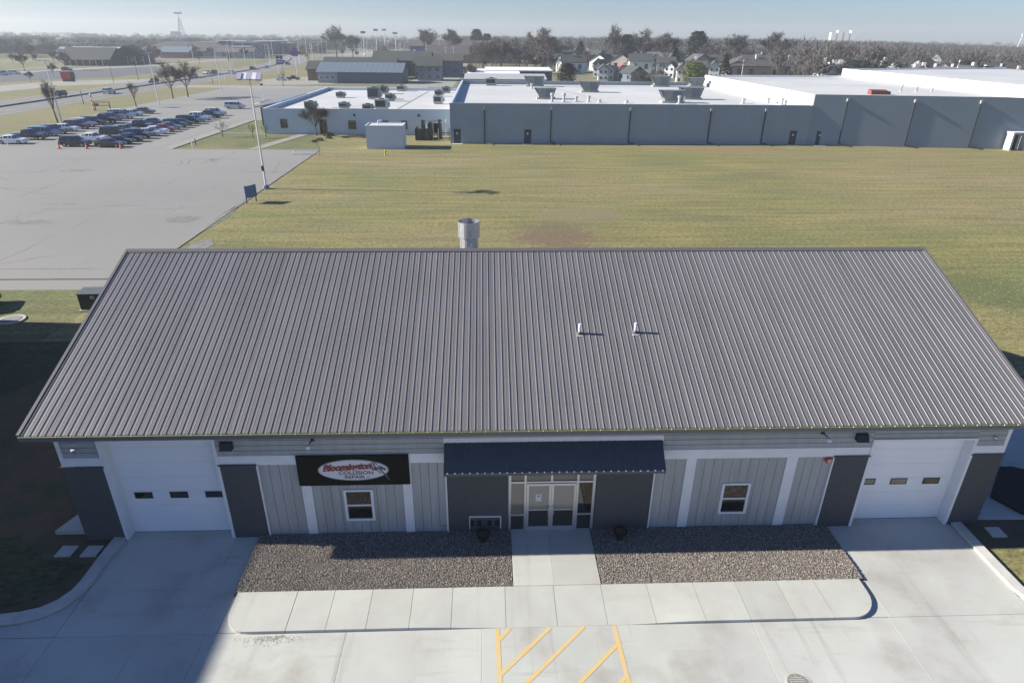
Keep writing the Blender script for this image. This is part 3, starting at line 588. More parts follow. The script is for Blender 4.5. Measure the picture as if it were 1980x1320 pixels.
# sign board
sg = empty('shop_sign', 'black signboard with white oval reading Bloomington Collision Repair above left window', 'sign', (-5.1,-.07,2.82))
MB().box(-1.83,1.83,-.04,.0,-.6,.6).build('sign_panel', SIGNB, sg)
def oval(rx, ry, y0, y1, m, name, cx=0, cz=0):
    mb = MB(); n = 48; P = [(cx+rx*math.cos(2*math.pi*i/n), cz+ry*math.sin(2*math.pi*i/n)) for i in range(n)]
    mb.add([(p[0],y0,p[1]) for p in P]+[(p[0],y1,p[1]) for p in P], [tuple(range(n)), tuple(range(n,2*n))[::-1]]+[(i,(i+1)%n,n+(i+1)%n,n+i) for i in range(n)]); return mb.build(name, m, sg)
oval(1.16,.42,-.046,-.04,mat('oval_rim',(.3,.3,.32),.4),'oval_border',0,.02); oval(1.12,.39,-.052,-.046,SIGNW,'oval',0,.02)
def text(s, x, z, size, m, y, shear=0, off=0, name='lettering', sx=1, rot=0, parent=sg):
    cu = bpy.data.curves.new('t', 'FONT'); cu.body = s; cu.size = size; cu.shear = shear; cu.offset = off; cu.extrude = .002; cu.align_x = 'CENTER'; cu.align_y = 'CENTER'
    t = bpy.data.objects.new('t', cu); col.objects.link(t); dg = bpy.context.evaluated_depsgraph_get(); me = bpy.data.meshes.new_from_object(t.evaluated_get(dg)); bpy.data.objects.remove(t)
    me.materials.clear(); me.materials.append(m); o = bpy.data.objects.new(name, me); col.objects.link(o); o.parent = parent; o.location = (x,y,z); o.rotation_euler = (math.pi/2, rot, 0); o.scale = (sx,1,1); return o
text('Bloomington', -.22, .14, .33, mat('letter_outline',(.03,.03,.035),.5), -.055, .45, .022, sx=.93, rot=-.06); text('Bloomington', -.22, .14, .33, SIGNR, -.060, .45, .006, sx=.93, rot=-.06)
LET = mat('letter_blue_black',(.03,.035,.06),.5)
text('COLLISION', .08, -.09, .19, LET, -.055, 0, .003, sx=1.2); text('REPAIR', .02, -.255, .17, LET, -.055, 0, .003, sx=1.25); text('INC', .46, -.28, .07, LET, -.055)
gun = MB()                                               # spray gun emblem
def bar(x0, z0, x1, z1, w_): 
    d = Vector((x1-x0, z1-z0)).normalized(); p = Vector((-d.y, d.x))*w_/2
    q = [(x0+p.x,z0+p.y),(x0-p.x,z0-p.y),(x1-p.x,z1-p.y),(x1+p.x,z1+p.y)]
    gun.add([(a_,-.062,b_) for a_, b_ in q]+[(a_,-.054,b_) for a_, b_ in q], [(0,1,2,3),(0,4,5,1),(1,5,6,2),(2,6,7,3),(3,7,4,0)])
for a_ in [(.58,.30,.66,.02,.05),(.66,.34,.74,.06,.05),(.60,.05,.78,.02,.05),(.72,.34,.80,.22,.03),(.70,.10,1.05,.06,.06),(.82,.16,.98,.13,.05),(.86,.06,1.10,-.26,.05),(.76,.03,.90,-.12,.03),(1.10,-.26,1.16,-.42,.025),(.98,.08,1.06,.02,.05)]: bar(*a_)
gun.build('spray_gun_emblem', mat('emblem_grey',(.10,.11,.13),.5), sg)
# lamps, cameras, bell on the front wall
def wallpack(x, z, lab):
    t = empty('wall_light', lab, 'wall light', (x,-.04,z), 0, 'dark wall lights under the eave')
    MB().add([(-.2,0,-.1),(.2,0,-.1),(.2,0,.14),(-.2,0,.14),(-.2,-.2,-.1),(.2,-.2,-.1),(.2,-.08,.14),(-.2,-.08,.14)], [(0,4,5,1),(1,5,6,2),(2,6,7,3),(3,7,4,0),(4,7,6,5)]).build('housing', BLACK, t)
    MB().box(-.15,.15,-.19,-.05,-.115,-.1).build('lens', mat('lens',(.4,.42,.42),.3), t)
wallpack(-9.05,3.83,'black box wall light beside the left garage door top'); wallpack(11.8,3.83,'black box wall light beside the right garage door top')
def flood(x, z, lab, dx):
    t = empty('flood_light', lab, 'flood light', (x,-.04,z), 0, 'white flood lights under the eave')
    MB().box(-.05,.05,-.05,0,-.05,.05).tube((0,-.05,0),(.06*dx,-.22,-.02),.02).build('bracket', DARK, t)
    MB().lathe([(.0,.06),(.05,.05),(.09,-.03),(.085,-.05),(0,-.055)],14,(.09*dx,-.3,-.09)).build('lamp_head', PVC, t)
flood(-6.3,4.02,'white dome flood light above the left end of the black sign',-1); flood(10.45,4.02,'white dome flood light left of the right garage door',1)
for x, lab in ((-13.88,'small white security camera at the far left under the eave'),(16.4,'small white security camera at the far right under the eave')):
    t = empty('security_camera', lab, 'camera', (x,-.04,3.74)); MB().lathe([(.06,.0),(.06,.05),(0,.05)],12,(0,-.06,0)).build('mount', PVC, t); MB().lathe([(0,-.06),(.035,-.045),(.05,0)],12,(0,-.06,0)).build('dome', BLACK, t)
t = empty('alarm_bell', 'red round alarm bell high on the wall left of the right charcoal pier', 'alarm bell', (10.88,-.05,2.93))
bm_ = MB(); n = 20
for r0, r1, y0, y1 in ((.125,.125,0,-.05),(.125,.07,-.05,-.09)):
    P = [(math.cos(2*math.pi*i/n), math.sin(2*math.pi*i/n)) for i in range(n)]
    bm_.add([(c_*r0,y0,s_*r0) for c_, s_ in P]+[(c_*r1,y1,s_*r1) for c_, s_ in P], [(i,(i+1)%n,n+(i+1)%n,n+i) for i in range(n)])
bm_.build('gong', RED, t); MB().box(-.065,.065,-.1,-.08,-.065,.065).build('centre', mat('bell_centre',(.5,.35,.3),.5), t)
# planters
for x, lab in ((-.84,'black urn planter left of the entrance walkway'),(3.88,'black urn planter right of the entrance walkway')):
    t = empty('planter', lab, 'planter', (x,-.55,.1), 0, 'black planters by the entrance')
    MB().lathe([(.0,.0),(.12,.0),(.10,.06),(.16,.14),(.24,.3),(.25,.36),(.22,.36),(.20,.30),(0,.30)],18).build('pot', BLACK, t)
    MB().lathe([(0,.315),(.19,.31)],14).build('potting_soil', SOIL, t)
# roof pipes and stack
for x, y, lab in ((2.65,3.25,'left of the two white vent pipes on the metal roof'),(4.67,3.28,'right of the two white vent pipes on the metal roof')):
    z = ZE+(y-YE)*math.tan(slope); t = empty('vent_pipe', lab, 'vent pipe', (x,y,z), 0, 'white roof vent pipes')
    MB().tube((0,0,-.05),(0,0,.38),.047,.047,14).build('pipe', PVC, t)
    b_ = MB().lathe([(.13,-.03),(.11,.015),(.07,.05),(.05,.09)],16).build('boot', mat('rubber_boot',(.07,.07,.075),.6), t); b_.rotation_euler.x = slope*.6
    MB().box(-.11,.11,-.15,-.11,-.05,-.02).build('boot_clip', PVC, t)
t = empty('exhaust_stack', 'large galvanised exhaust stack rising behind the roof ridge', 'exhaust stack', (-1.42,9.5,ZR-(9.5-YR)*math.tan(slope)))
MB().lathe([(.55,-.15),(.55,.02),(.42,.12),(.40,.14)],28).build('collar', GALV, t); MB().lathe([(.40,.1),(.40,.78)],28).build('pipe', GALV, t)
MB().lathe([(.40,.70),(.465,.74),(.465,1.42),(.445,1.42),(.445,.9)],28).build('hood', GALV, t); MB().lathe([(0,1.02),(.25,1.0),(.3,.95)],20).build('damper', GALV, t)
MB().tube((-.1,-.42,.05),(.15,-.43,.55),.012).build('strap', mat('blue_strap',(.05,.15,.4),.5), t)
# hatch marking in front of the ramp
hm = MB(); z = .0345; wl = .06
def pbar(a, b, w_=.13):
    a = Vector(a); b = Vector(b); d = (b-a).normalized(); p = Vector((-d.y,d.x))*w_/2
    hm.sheet([a-p,b-p,b+p,a+p] if True else 0, z)
pbar((-.42,-4.12),(-.36,-6.5)); pbar((3.05,-4.12),(3.12,-6.5))
z = .0352
for a, b in (((-.05,-4.12),(-.36,-4.5)),((1.15,-4.12),(-.34,-5.62)),((2.15,-4.12),(-.1,-6.35)),((3.04,-4.75),(1.3,-6.4)),((3.06,-5.8),(2.5,-6.4))): pbar(a, b, .115)
struct(hm.build('yellow_hatching', YEL))
mh = empty('manhole_cover', 'round studded manhole cover in the pale concrete forecourt', 'manhole cover', (*(7.73,-6.15),.03))
MB().lathe([(.36,.0),(.36,.012),(.30,.014)],28).build('ring', CURB, mh); MB().lathe([(.30,.006),(.30,.010),(0,.010)],28).build('lid', mat('cast_iron',(.14,.135,.12),.7,c2=(.3,.29,.26),scale=25), mh)
st_ = MB()
for i in range(-4,5):
    for j in range(-4,5):
        if i*i+j*j < 17: st_.box(i*.062-.02,i*.062+.02,j*.062-.014,j*.062+.014,.010,.017)
struct(st_.build('studs', CURB, mh), 'stuff')
# left-side neighbours
nb = empty('neighbour_building', 'tall beige metal building standing just outside the left edge', 'building', (-43,2,0))
MB().box(-10.5,10.5,-19,17.1,0,11.3).build('wall', BEIGE, nb); MB().box(-10.6,10.6,-19.1,17.2,11.3,11.55).build('roof', DARK, nb)
tx = empty('transformer_cabinet', 'dark green electrical transformer cabinet at the back left corner of the shop', 'transformer', (-25.2,20.9,0), R(2))
MB().box(-.95,.95,-.55,.6,.0,.08).build('pad', CONC, tx); MB().box(-.85,.85,-.45,.5,.08,1.12).build('cabinet', XGREEN, tx)
MB().add([(-.9,-.5,1.12),(.9,-.5,1.12),(.9,.55,1.2),(-.9,.55,1.2),(-.9,-.5,1.16),(.9,-.5,1.16),(.9,.55,1.24),(-.9,.55,1.24)], [(4,5,6,7),(0,1,5,4),(1,2,6,5),(2,3,7,6),(3,0,4,7),(3,2,1,0)]).build('lid', XTOP, tx)
MB().box(-.12,.12,-.47,-.452,.82,1.02).build('warning_label', RTUL, tx); MB().box(-.02,.0,-.46,-.452,.1,1.1).build('door_seam', BLACK, tx)
ws = empty('utility_cover', 'grey round utility cover in the grass at the left edge', 'utility cover', (*(-29.44,19.09),.01)); MB().lathe([(.75,0),(.75,.06),(.6,.07),(0,.07)],24).build('rim', CURB, ws); MB().lathe([(.55,.071),(.55,.09),(0,.09)],24).build('lid', mat('dull_concrete',(.22,.22,.2),.9), ws)

# ------------------------------------------------------------ vehicles
PAINT = {k: mat('paint_'+k, c, .28, .1 if k in ('silver','grey') else 0, coat=.6) for k, c in dict(black=(.012,.013,.016), charcoal=(.03,.033,.038), white=(.8,.81,.82), silver=(.5,.53,.57), grey=(.16,.17,.19),
     blue=(.04,.07,.17), maroon=(.09,.02,.05), red=(.33,.03,.04), brown=(.16,.12,.11), navy=(.018,.026,.05), green=(.03,.06,.055), steel=(.14,.22,.34)).items()}
KINDS = {  # length, half width, stations: (x, zlow, zbelt, ztop, roof half width factor)
 'sedan': (4.8,.92,[(-2.4,.35,.72,.72,.8),(-2.3,.25,.92,.92,.85),(-1.75,.22,.98,1.0,.82),(-1.1,.2,.97,1.38,.72),(-.2,.2,.95,1.45,.72),(.35,.2,.94,1.42,.72),(1.15,.22,.92,.95,.82),(2.1,.25,.80,.80,.82),(2.38,.32,.62,.62,.78)]),
 'suv': (4.8,.95,[(-2.4,.42,.85,.85,.85),(-2.34,.35,1.05,1.06,.86),(-2.1,.3,1.08,1.66,.76),(-1.2,.28,1.07,1.74,.78),(-.1,.28,1.05,1.74,.78),(.45,.28,1.03,1.68,.76),(1.15,.3,1.02,1.06,.84),(2.15,.32,.93,.93,.84),(2.4,.4,.7,.7,.8)]),
 'minivan': (5.1,.98,[(-2.55,.4,.9,.9,.88),(-2.5,.3,1.05,1.06,.88),(-2.35,.26,1.06,1.68,.8),(-1.3,.26,1.03,1.76,.8),(0,.26,1.0,1.74,.8),(.75,.26,.98,1.62,.76),(1.65,.28,.98,1.02,.84),(2.3,.3,.82,.82,.84),(2.54,.38,.62,.62,.8)]),
 'van': (5.5,1.0,[(-2.75,.45,1.0,1.0,.92),(-2.72,.4,1.1,1.12,.92),(-2.65,.35,1.12,2.0,.86),(-1.3,.35,1.12,2.08,.86),(.3,.35,1.1,2.08,.86),(.9,.35,1.1,1.95,.82),(1.6,.35,1.1,1.16,.86),(2.5,.36,.98,.98,.86),(2.74,.42,.72,.72,.82)]),
 'pickup': (5.7,.98,[(-2.85,.5,1.0,1.0,.94),(-2.82,.45,1.06,1.06,.94),(-1.0,.42,1.06,1.06,.94),(-.95,.4,1.08,1.7,.76),(-.2,.4,1.08,1.82,.78),(.55,.4,1.06,1.78,.76),(1.25,.4,1.06,1.12,.84),(2.6,.42,1.0,1.0,.86),(2.85,.5,.75,.75,.82)])}
_w = MB(); n = 16
for i in range(1):
    P = [(math.cos(2*math.pi*i/n), math.sin(2*math.pi*i/n)) for i in range(n)]
    _w.add([(c_*.33,-.11,s_*.33) for c_, s_ in P]+[(c_*.33,.11,s_*.33) for c_, s_ in P], [(i,(i+1)%n,n+(i+1)%n,n+i) for i in range(n)]+[tuple(range(n)),tuple(range(n,2*n))[::-1]])
WHEEL = _w.mesh('tyre', TYRE); _r = MB()
for yy in (-.12,.12): _r.add([(c_*.2,yy,s_*.2) for c_, s_ in P]+[(c_*.2,yy*.8,s_*.2) for c_, s_ in P], [tuple(range(n)) if yy < 0 else tuple(range(n))[::-1]]+[(i,(i+1)%n,n+(i+1)%n,n+i) for i in range(n)])
RIMM = _r.mesh('rim', RIM)
CARM = {}
def car_mesh(kind, colr):
    if (kind, colr) in CARM: return CARM[(kind, colr)]
    L_, hw, S = KINDS[kind]; body = MB(); glass = MB(); rings = []
    for (x, zl, zb, zt, rf) in S:
        cab = zt > zb+.2; e_ = .96 if abs(x) > L_/2-.2 else 1; W = hw*e_
        rings.append([(x,-W*.93,zl),(x,-W,zl+.18),(x,-W,(zl+zb)/2+.1),(x,-W*.97,zb),(x,-hw*rf,zt-(.05 if cab else 0)),(x,-hw*rf*.8,zt+.0),(x,0,zt+.02),(x,hw*rf*.8,zt+.0),(x,hw*rf,zt-(.05 if cab else 0)),(x,W*.97,zb),(x,W,(zl+zb)/2+.1),(x,W,zl+.18),(x,W*.93,zl)])
    for i in range(len(rings)-1):
        A, B = rings[i], rings[i+1]; ca = S[i][3] > S[i][2]+.2; cb = S[i+1][3] > S[i+1][2]+.2
        for j in range(12):
            q = [A[j],B[j],B[j+1],A[j+1]]
            side = j in (3,8); top = j in (4,5,6,7)
            isg = (side and (ca or cb)) or (top and ca != cb)
            body.add(q, [(0,1,2,3)] if not isg else [])
            if isg:
                c_ = [sum(p[t_] for p in q)/4 for t_ in range(3)]; k_ = .88
                qi = [tuple(c_[t_]+(p[t_]-c_[t_])*k_ for t_ in range(3)) for p in q]
                m_ = len(body.v)-4; body.v += qi; body.f += [(m_+a_,m_+(a_+1)%4,m_+4+(a_+1)%4,m_+4+a_) for a_ in range(4)]
                glass.add(qi, [(0,1,2,3)])
    for R_ in (rings[0], rings[-1]): body.add(R_, [tuple(range(13))])
    body.add([rings[i][0] for i in range(len(rings))]+[rings[i][12] for i in range(len(rings))][::-1], [tuple(range(2*len(rings)))])
    lights = MB(); tails = MB(); xf = L_/2; zz = S[-1][2]
    for s in (-1,1):
        y0 = s*hw*.55; y1 = s*hw*.9; lights.box(xf-.22,xf-.01,min(y0,y1),max(y0,y1),zz-.04,zz+.12); tails.box(-xf-.005,-xf+.12,min(y0,y1),max(y0,y1),S[0][2]-.12,S[0][2]+.06)
    bb = MB(); bb.box(xf-.05,xf+.03,-hw*.85,hw*.85,.3,.5); 
    arch = MB()
    wx = L_*.30
    r = dict(body=body.mesh('body', PAINT[colr]), window=glass.mesh('window', GLASS), headlight=lights.mesh('headlight', LAMPC), tail_light=tails.mesh('tail_light', TAIL), bumper=bb.mesh('bumper', DARK if kind in ('suv','pickup') else PAINT[colr]))
    if kind == 'pickup': r['truck_bed'] = MB().box(-xf+.08,-1.05,-hw*.8,hw*.8,1.0,1.075).mesh('truck_bed', BLACK)
    CARM[(kind,colr)] = (r, wx, hw); return CARM[(kind,colr)]
def car(kind, colr, x, y, rz, label, group, s=1):
    r, wx, hw = car_mesh(kind, colr)
    t = empty('parked_car' if 'parked' in group else 'moving_car', label, kind if kind != 'suv' else 'suv', (x,y,.012), rz, group); t.scale = (s*.86,s*.88,s*.9)
    for nm, me in r.items(): inst(nm, me, t)
    for a_ in (-wx, wx):
        for b_ in (-hw+.06, hw-.06):
            wh_ = inst('wheel', WHEEL, t, (a_,b_,.33), None, (1.08,1,1.08) if kind in ('suv','pickup','van') else None); inst('rim', RIMM, wh_)
    return t
ORD = ['first','second','third','fourth','fifth','sixth','seventh','eighth','ninth','tenth','eleventh','twelfth','thirteenth','fourteenth','fifteenth','sixteenth','seventeenth','eighteenth']
rowA = [('sedan','white',87.2),('pickup','black',91.6),('minivan','steel',95.5),('suv','grey',98.2),('sedan','white',101.4),('suv','maroon',104.6),('suv','silver',107.4),('suv','charcoal',110.2),('pickup','navy',113.6),('suv','grey',117.0),('van','silver',120.2),('sedan','silver',125.0),('sedan','brown',129.6)]
rowB = [('suv','black',84.9),('sedan','white',90.1),('suv','black',96.2),('sedan','grey',100.6),('pickup','black',104.6),('sedan','blue',110.5)]
rowC = [('sedan','charcoal',84.3),('sedan','black',87.2),('sedan','charcoal',90.0),('suv','black',93.2),('sedan','silver',96.2),('sedan','white',98.9),('sedan','red',101.6),('sedan','grey',104.4),('suv','navy',107.2),('sedan','charcoal',110.0),('minivan','black',112.9),('sedan','steel',115.8),('suv','white',118.7),('pickup','green',122.0),('suv','silver',126.6)]
for row, xx, nm in ((rowA,-74.1,'leftmost parked row'),(rowB,-63.2,'middle parked row'),(rowC,-57.6,'right-hand parked row')):
    for i, (k_, c_, y) in enumerate(row):
        car(k_, c_, xx+rnd.uniform(-.25,.25), y+.9, R(rnd.uniform(-2.5,2.5)), '%s %s, %s from the near end of the %s' % (c_, k_, ORD[i], nm), 'cars parked in the grey lot')
car('minivan','silver',-58.66,141.8,0,'silver minivan driving alone in the far lane of the lot','moving vehicles on the roads')
hw_cars = [('suv','charcoal',(-114.59,169.85),'dark'),('suv','silver',(-107.33,180.68),'silver'),('suv','steel',(-113.34,253.75),''),('pickup','white',(-117.86,278.74),''),('suv','charcoal',(-116.67,282.97),''),('suv','navy',(-114.67,223.72),''),('suv','black',(-112.50,320.60),''),('sedan','silver',(-111.41,337.10),''),('suv','white',(-109.65,284.04),''),
  ('sedan','black',(-123.26,410.32),''),('suv','black',(-110.77,375.03),''),('sedan','white',(-120.99,394.82),''),('sedan','silver',(-125.23,477.07),''),('suv','charcoal',(-136.82,522.26),'')]
for i, (k_, c_, p, _) in enumerate(hw_cars):
    away = p[0]+0 > -112+bendx(p[1]); ang = R(88) if away else R(-92)
    car(k_, c_, p[0], p[1], ang, '%s %s on the highway, %s vehicle from the left' % (c_, k_, ORD[i]), 'moving vehicles on the roads')
for i, (k_, c_, p) in enumerate([('suv','white',(-189.92,267.97)),('sedan','charcoal',(-195.90,270.93)),('suv','silver',(-189.85,260.55)),('suv','black',(-186.51,298.01)),('sedan','white',(-76.61,242.47)),('pickup','black',(-73.17,245.98))]):
    car(k_, c_, p[0], p[1], R(5), '%s %s %s' % (c_, k_, ['parked beside the far verge at the left edge','at the extreme left edge in the store lot','parked at the far left edge, nearer one','parked alone near the log building steps','parked in the side lot left of the hangar','parked in the side lot right of the white sedan'][i]), 'vehicles parked in side lots')
car('suv','black',-33.75,20.9,R(20),'black vehicle tail just entering at the left edge beside the grass','vehicles parked in side lots')
# small far cars at the dealership lots: one low mesh each
SMALL = {}
for c_ in ('white','silver','charcoal','grey','red','steel'):
    mb = MB(); mb.add([(-2.3,-.9,.3),(2.3,-.9,.3),(2.3,.9,.3),(-2.3,.9,.3),(-2.3,-.9,.95),(2.3,-.85,.8),(2.3,.85,.8),(-2.3,.9,.95),(-1.6,-.7,1.5),(.5,-.7,1.5),(.5,.7,1.5),(-1.6,.7,1.5),(1.2,-.85,.93),(1.2,.85,.93)],
        [(0,1,5,12,4),(3,7,13,6,2),(1,2,6,5),(0,4,7,3),(12,5,6,13),(8,9,10,11),(4,12,9,8),(13,7,11,10),(12,13,10,9),(7,4,8,11)]); SMALL[c_] = mb.mesh('distant_car', PAINT[c_])
NUMC = ORD
i = 0
for rr in range(6):
    for q in range(17):
        x = -60+q*7.5+rnd.uniform(-1,1)+rr*6; y = 560+rr*26+rnd.uniform(-2,2)
        if rnd.random() < .15: continue
        c_ = rnd.choice(['white','silver','white','charcoal','grey','steel','red'])
        o = inst('distant_car', SMALL[c_], None, (x-40,y,.0), (0,0,rnd.choice([0,math.pi])+R(80)))
        tag(o, 'tiny %s vehicle in the distant dealership, %s from left in the %s row' % (c_, NUMC[q], ORD[rr]), 'car', 'distant vehicles near the horizon'); i += 1
dl = struct(MB().sheet([(-140,540),(60,540),(80,720),(-120,720)], -.002).build('dealer_lot', LOTM))

# ------------------------------------------------------------ street furniture near the lot
for i, (x, y) in enumerate([(-64.16,83.24),(-60.23,83.34),(-55.30,83.45)]):
    t = empty('traffic_cone', ['orange traffic cone at the tail of the black suv','orange traffic cone between the two nearest parked cars','orange traffic cone right of the nearest dark sedan'][i], 'traffic cone', (x,y,.012), 0, 'orange traffic cones')
    MB().box(-.24,.24,-.24,.24,0,.05).build('base', ORANGE, t); MB().lathe([(.17,.05),(.04,.95),(0,.95)],12).build('cone', ORANGE, t); MB().lathe([(.125,.38),(.095,.55)],12).build('band', PVC, t)
def pole(x, y, h, name, label, cat, r=.1, m=POLEM, head=None, group=None, lean=0):
    t = empty(name, label, cat, (x,y,0), 0, group); MB().tube((0,0,0),(lean,0,h),r,r*.6,8).build('pole', m, t)
    return t
# near floodlight pole
t = pole(*(-25.47,55.99), 11.4, 'floodlight_pole', 'tall pale floodlight pole with a cluster of lamps at the corner of the lot', 'light pole', .12)
MB().lathe([(.32,0),(.32,.38),(.28,.42),(0,.42)],16).build('plinth', mat('mauve_plinth',(.2,.18,.3),.8), t); MB().box(-.13,.13,-.22,-.1,2.0,2.55).build('junction_box', DARK, t)
MB().box(-1.1,1.1,-.06,.06,11.35,11.5).box(-.06,.06,-.5,1.0,11.35,11.5).build('crossarm', POLEM, t)
for x, y, m_ in ((-1.0,0,LAMPM),(-.5,.1,PVC),(0,.1,LAMPM),(.5,.1,PVC),(1.0,.1,LAMPM),(.35,.9,LAMPM),(-.35,.9,LAMPM),(1.2,-.5,LAMPM)):
    o = MB().add([(-.23,-.42,-.12),(.23,-.42,-.12),(.23,.42,-.05),(-.23,.42,-.05),(-.23,-.42,.06),(.23,-.42,.06),(.23,.42,.22),(-.23,.42,.22)], [(0,3,2,1),(4,5,6,7),(0,1,5,4),(1,2,6,5),(2,3,7,6),(3,0,4,7)]).build('lamp_head', m_, t, (x,y,11.65)); o.rotation_euler = (R(32),0,0)
for i, (a, h) in enumerate([((-81.56,113.80),10.9),((-79.41,149.39),11.4),((-80.51,192.58),11.8),((-100.39,258.89),12.9),((-136.96,383.74),13),((-134.09,306.88),11.5),((-87.15,335.92),12),((-120.08,501.82),14),((-136.82,522.26),14),((-160.38,514.98),14),((-113.19,557.95),14)]):
    t = pole(*a, h, 'street_light', 'slender pale light pole, %s from the left along the highway' % ORD[i], 'light pole', .14 if i < 4 else .18, POLEM, group='light poles along the highway')
    MB().box(-.9,.9,-.08,.08,h-.02,h+.1).build('lamp_arm', POLEM, t); MB().box(-1.2,-.7,-.2,.2,h-.06,h+.08).build('lamp_head', DARK if i % 2 else RTUL, t)
t = pole(*(-90.37,223.82), 5.2, 'street_light', 'short pale pole beside the highway between taller light poles', 'pole', .12)
t = pole(*(-52.55,143.67), 5.0, 'wall_pole', 'pale post at the left corner of the low grey building', 'pole', .1)
MB().box(-.25,.25,-.25,.25,4.9,5.3).build('lamp_head', DARK, t)
for i, (a, h) in enumerate([((-97.25,149.50),3.2),((-127.31,239.22),6),((-128.77,224.78),6.5),((-92.71,218.39),3)]):
    pole(*a, h, 'utility_post', 'thin dark post beside the highway, %s from the left' % ORD[i], 'post', .1, POLEB, group='thin posts by the highway')
HP = []
for i in range(34):
    px = rnd.uniform(430,905); gy = rnd.uniform(95,125); ang = math.atan((px-990)/1237*.92)+YAW; dist = 15.8*1330/(gy-64-(px/1980*12)); x, y = (-0.63+math.sin(ang)*dist, -17.5+math.cos(ang)*dist)
    HP.append(pole(x, y, rnd.uniform(9,13), 'far_light_pole', 'x', 'light pole', .13, POLEM, group='far light poles on the plain')); MB().box(-1.2,1.2,-.15,.15,0,.2).build('lamp_arm', POLEM, HP[-1], (0,0,9))
# blank board by the lot kerb
t = empty('notice_board', 'blue-grey blank notice board on two dark posts at the lot edge', 'sign', (-24.9,49.4,0), R(58))
MB().box(-.72,.72,-.04,.04,.55,1.75).build('board', mat('board_blue',(.10,.16,.26),.6), t)
for s in (-.6,.6): MB().box(s-.05,s+.05,.04,.12,0,1.78).build('post', DARK, t)
t = empty('bike_rack', 'low tangled grey metal bike rack on the corner of the lot', 'bike rack', (*(-26.92,78.95),0))
for q in range(9):
    a_ = -1.7+q*.42; MB().tube((a_,0,0),(a_+.1,.1,.5),.03,n=6).tube((a_+.1,.1,.5),(a_+.35,.2,.5),.03,n=6).tube((a_+.35,.2,.5),(a_+.4,.3,0),.03,n=6).build('hoop', GALV, t)
MB().tube((-1.8,0,.06),(2.1,0,.06),.04,n=6).build('rail', GALV, t)
t = empty('fire_hydrant', 'small yellow fire hydrant in front of the pale blue shed', 'hydrant', (*(-15.34,78.74),0)); MB().lathe([(.13,0),(.13,.05),(.10,.08),(.10,.55),(.14,.57),(.12,.66),(.03,.75),(0,.75)],12).build('barrel', HYDY, t); MB().tube((-.2,0,.42),(.2,0,.42),.05).build('nozzle', HYDY, t)
for i, a in enumerate([(-45.78,87.21),(-44.83,83.70),(-73.36,85.99)]):
    t = empty('bollard', ['short dark bollard on the grass island near the kerb path','short white post at the near edge of the grass island','white post beside the leftmost parked car'][i], 'bollard', (*a,0)); MB().tube((0,0,0),(0,0,1),.07,.07).build('post', WOODD if i == 0 else PVC, t); MB().tube((0,0,1),(0,0,1.04),.08,.05).build('cap', DARK, t)
# striped orange post and small orange board
t = empty('striped_marker', 'tall orange and white striped marker post on the highway verge', 'marker post', (*(-87.51,135.92),0))
for q in range(8): MB().tube((0,0,q*.45),(0,0,q*.45+.45),.16,.16,8).build('band', ORANGE if q % 2 == 0 else PVC, t)
for x_, p_, lab in ((0,(-85.55,136.04),'low orange rail frame board on the verge behind the parked vans'),):
    t = empty('verge_board', lab, 'sign', (*p_,0)); MB().box(-1.6,1.6,-.05,.05,1.7,1.82).build('rail', RED, t); MB().box(-1.6,1.6,-.05,.05,1.0,1.12).build('rail', RED, t); MB().box(-1.7,-1.55,-.06,.06,0,1.85).build('post', DARK, t); MB().box(1.55,1.7,-.06,.06,0,1.85).build('post', DARK, t); MB().box(-1.5,-.8,-.08,.08,.9,1.5).build('blue_plate', SIGNBL, t)
def pylon(p, h, wd, ph, m, label, posts=2, extra=None):
    t = empty('pylon_sign', label, 'sign', (*p,0))
    for s in ((-wd*.3,wd*.3) if posts == 2 else (0,)): MB().tube((s,0,0),(s,0,h-ph),.15,.15).build('post', POLEM, t)
    MB().box(-wd/2,wd/2,-.25,.25,h-ph,h).build('sign_face', m, t)
    MB().box(-wd/2-.1,wd/2+.1,-.3,.3,h,h+.12).build('cap', RTUL, t)
    return t
t = pylon((-81.97,261.39),6.4,2.8,1.6,SIGNBL,'blue panel sign on two posts left of the hangar'); MB().box(-1.2,1.2,-.27,-.255,5.6,5.9).build('white_line', SIGNW, t)
for s in (-.7,.7):
    mb = MB(); n = 16; P = [(math.cos(2*math.pi*i/n), math.sin(2*math.pi*i/n)) for i in range(n)]
    mb.add([(s+.65*c_,-.2,7.3+.65*s_) for c_, s_ in P]+[(s+.65*c_,.2,7.3+.65*s_) for c_, s_ in P], [tuple(range(n)),tuple(range(n,2*n))[::-1]]+[(i,(i+1)%n,n+(i+1)%n,n+i) for i in range(n)]); mb.build('round_panel', DARK, t)
t = pylon((-80.79,280.24),9.5,2.6,2.2,PURP,'purple pylon sign on a single post beside the hangar',1)
for a_, b_ in ((-1.6,8.2),(1.6,8.6),(0,9.9)): MB().box(a_-.6,a_+.6,-.2,.2,b_-.5,b_+.5).build('sign_panel', PURP, t)
t = empty('monument_sign', 'small red and black sign by the store entrance road', 'sign', (*(-145.71,228.27),0)); MB().box(-2,2,-.3,.3,0,.9).build('base', DARK, t); MB().box(-2.2,1,-.35,.35,.9,3.2).build('red_face', RED, t); MB().box(1,2.2,-.35,.35,.9,3.2).build('side_face', DARK, t)

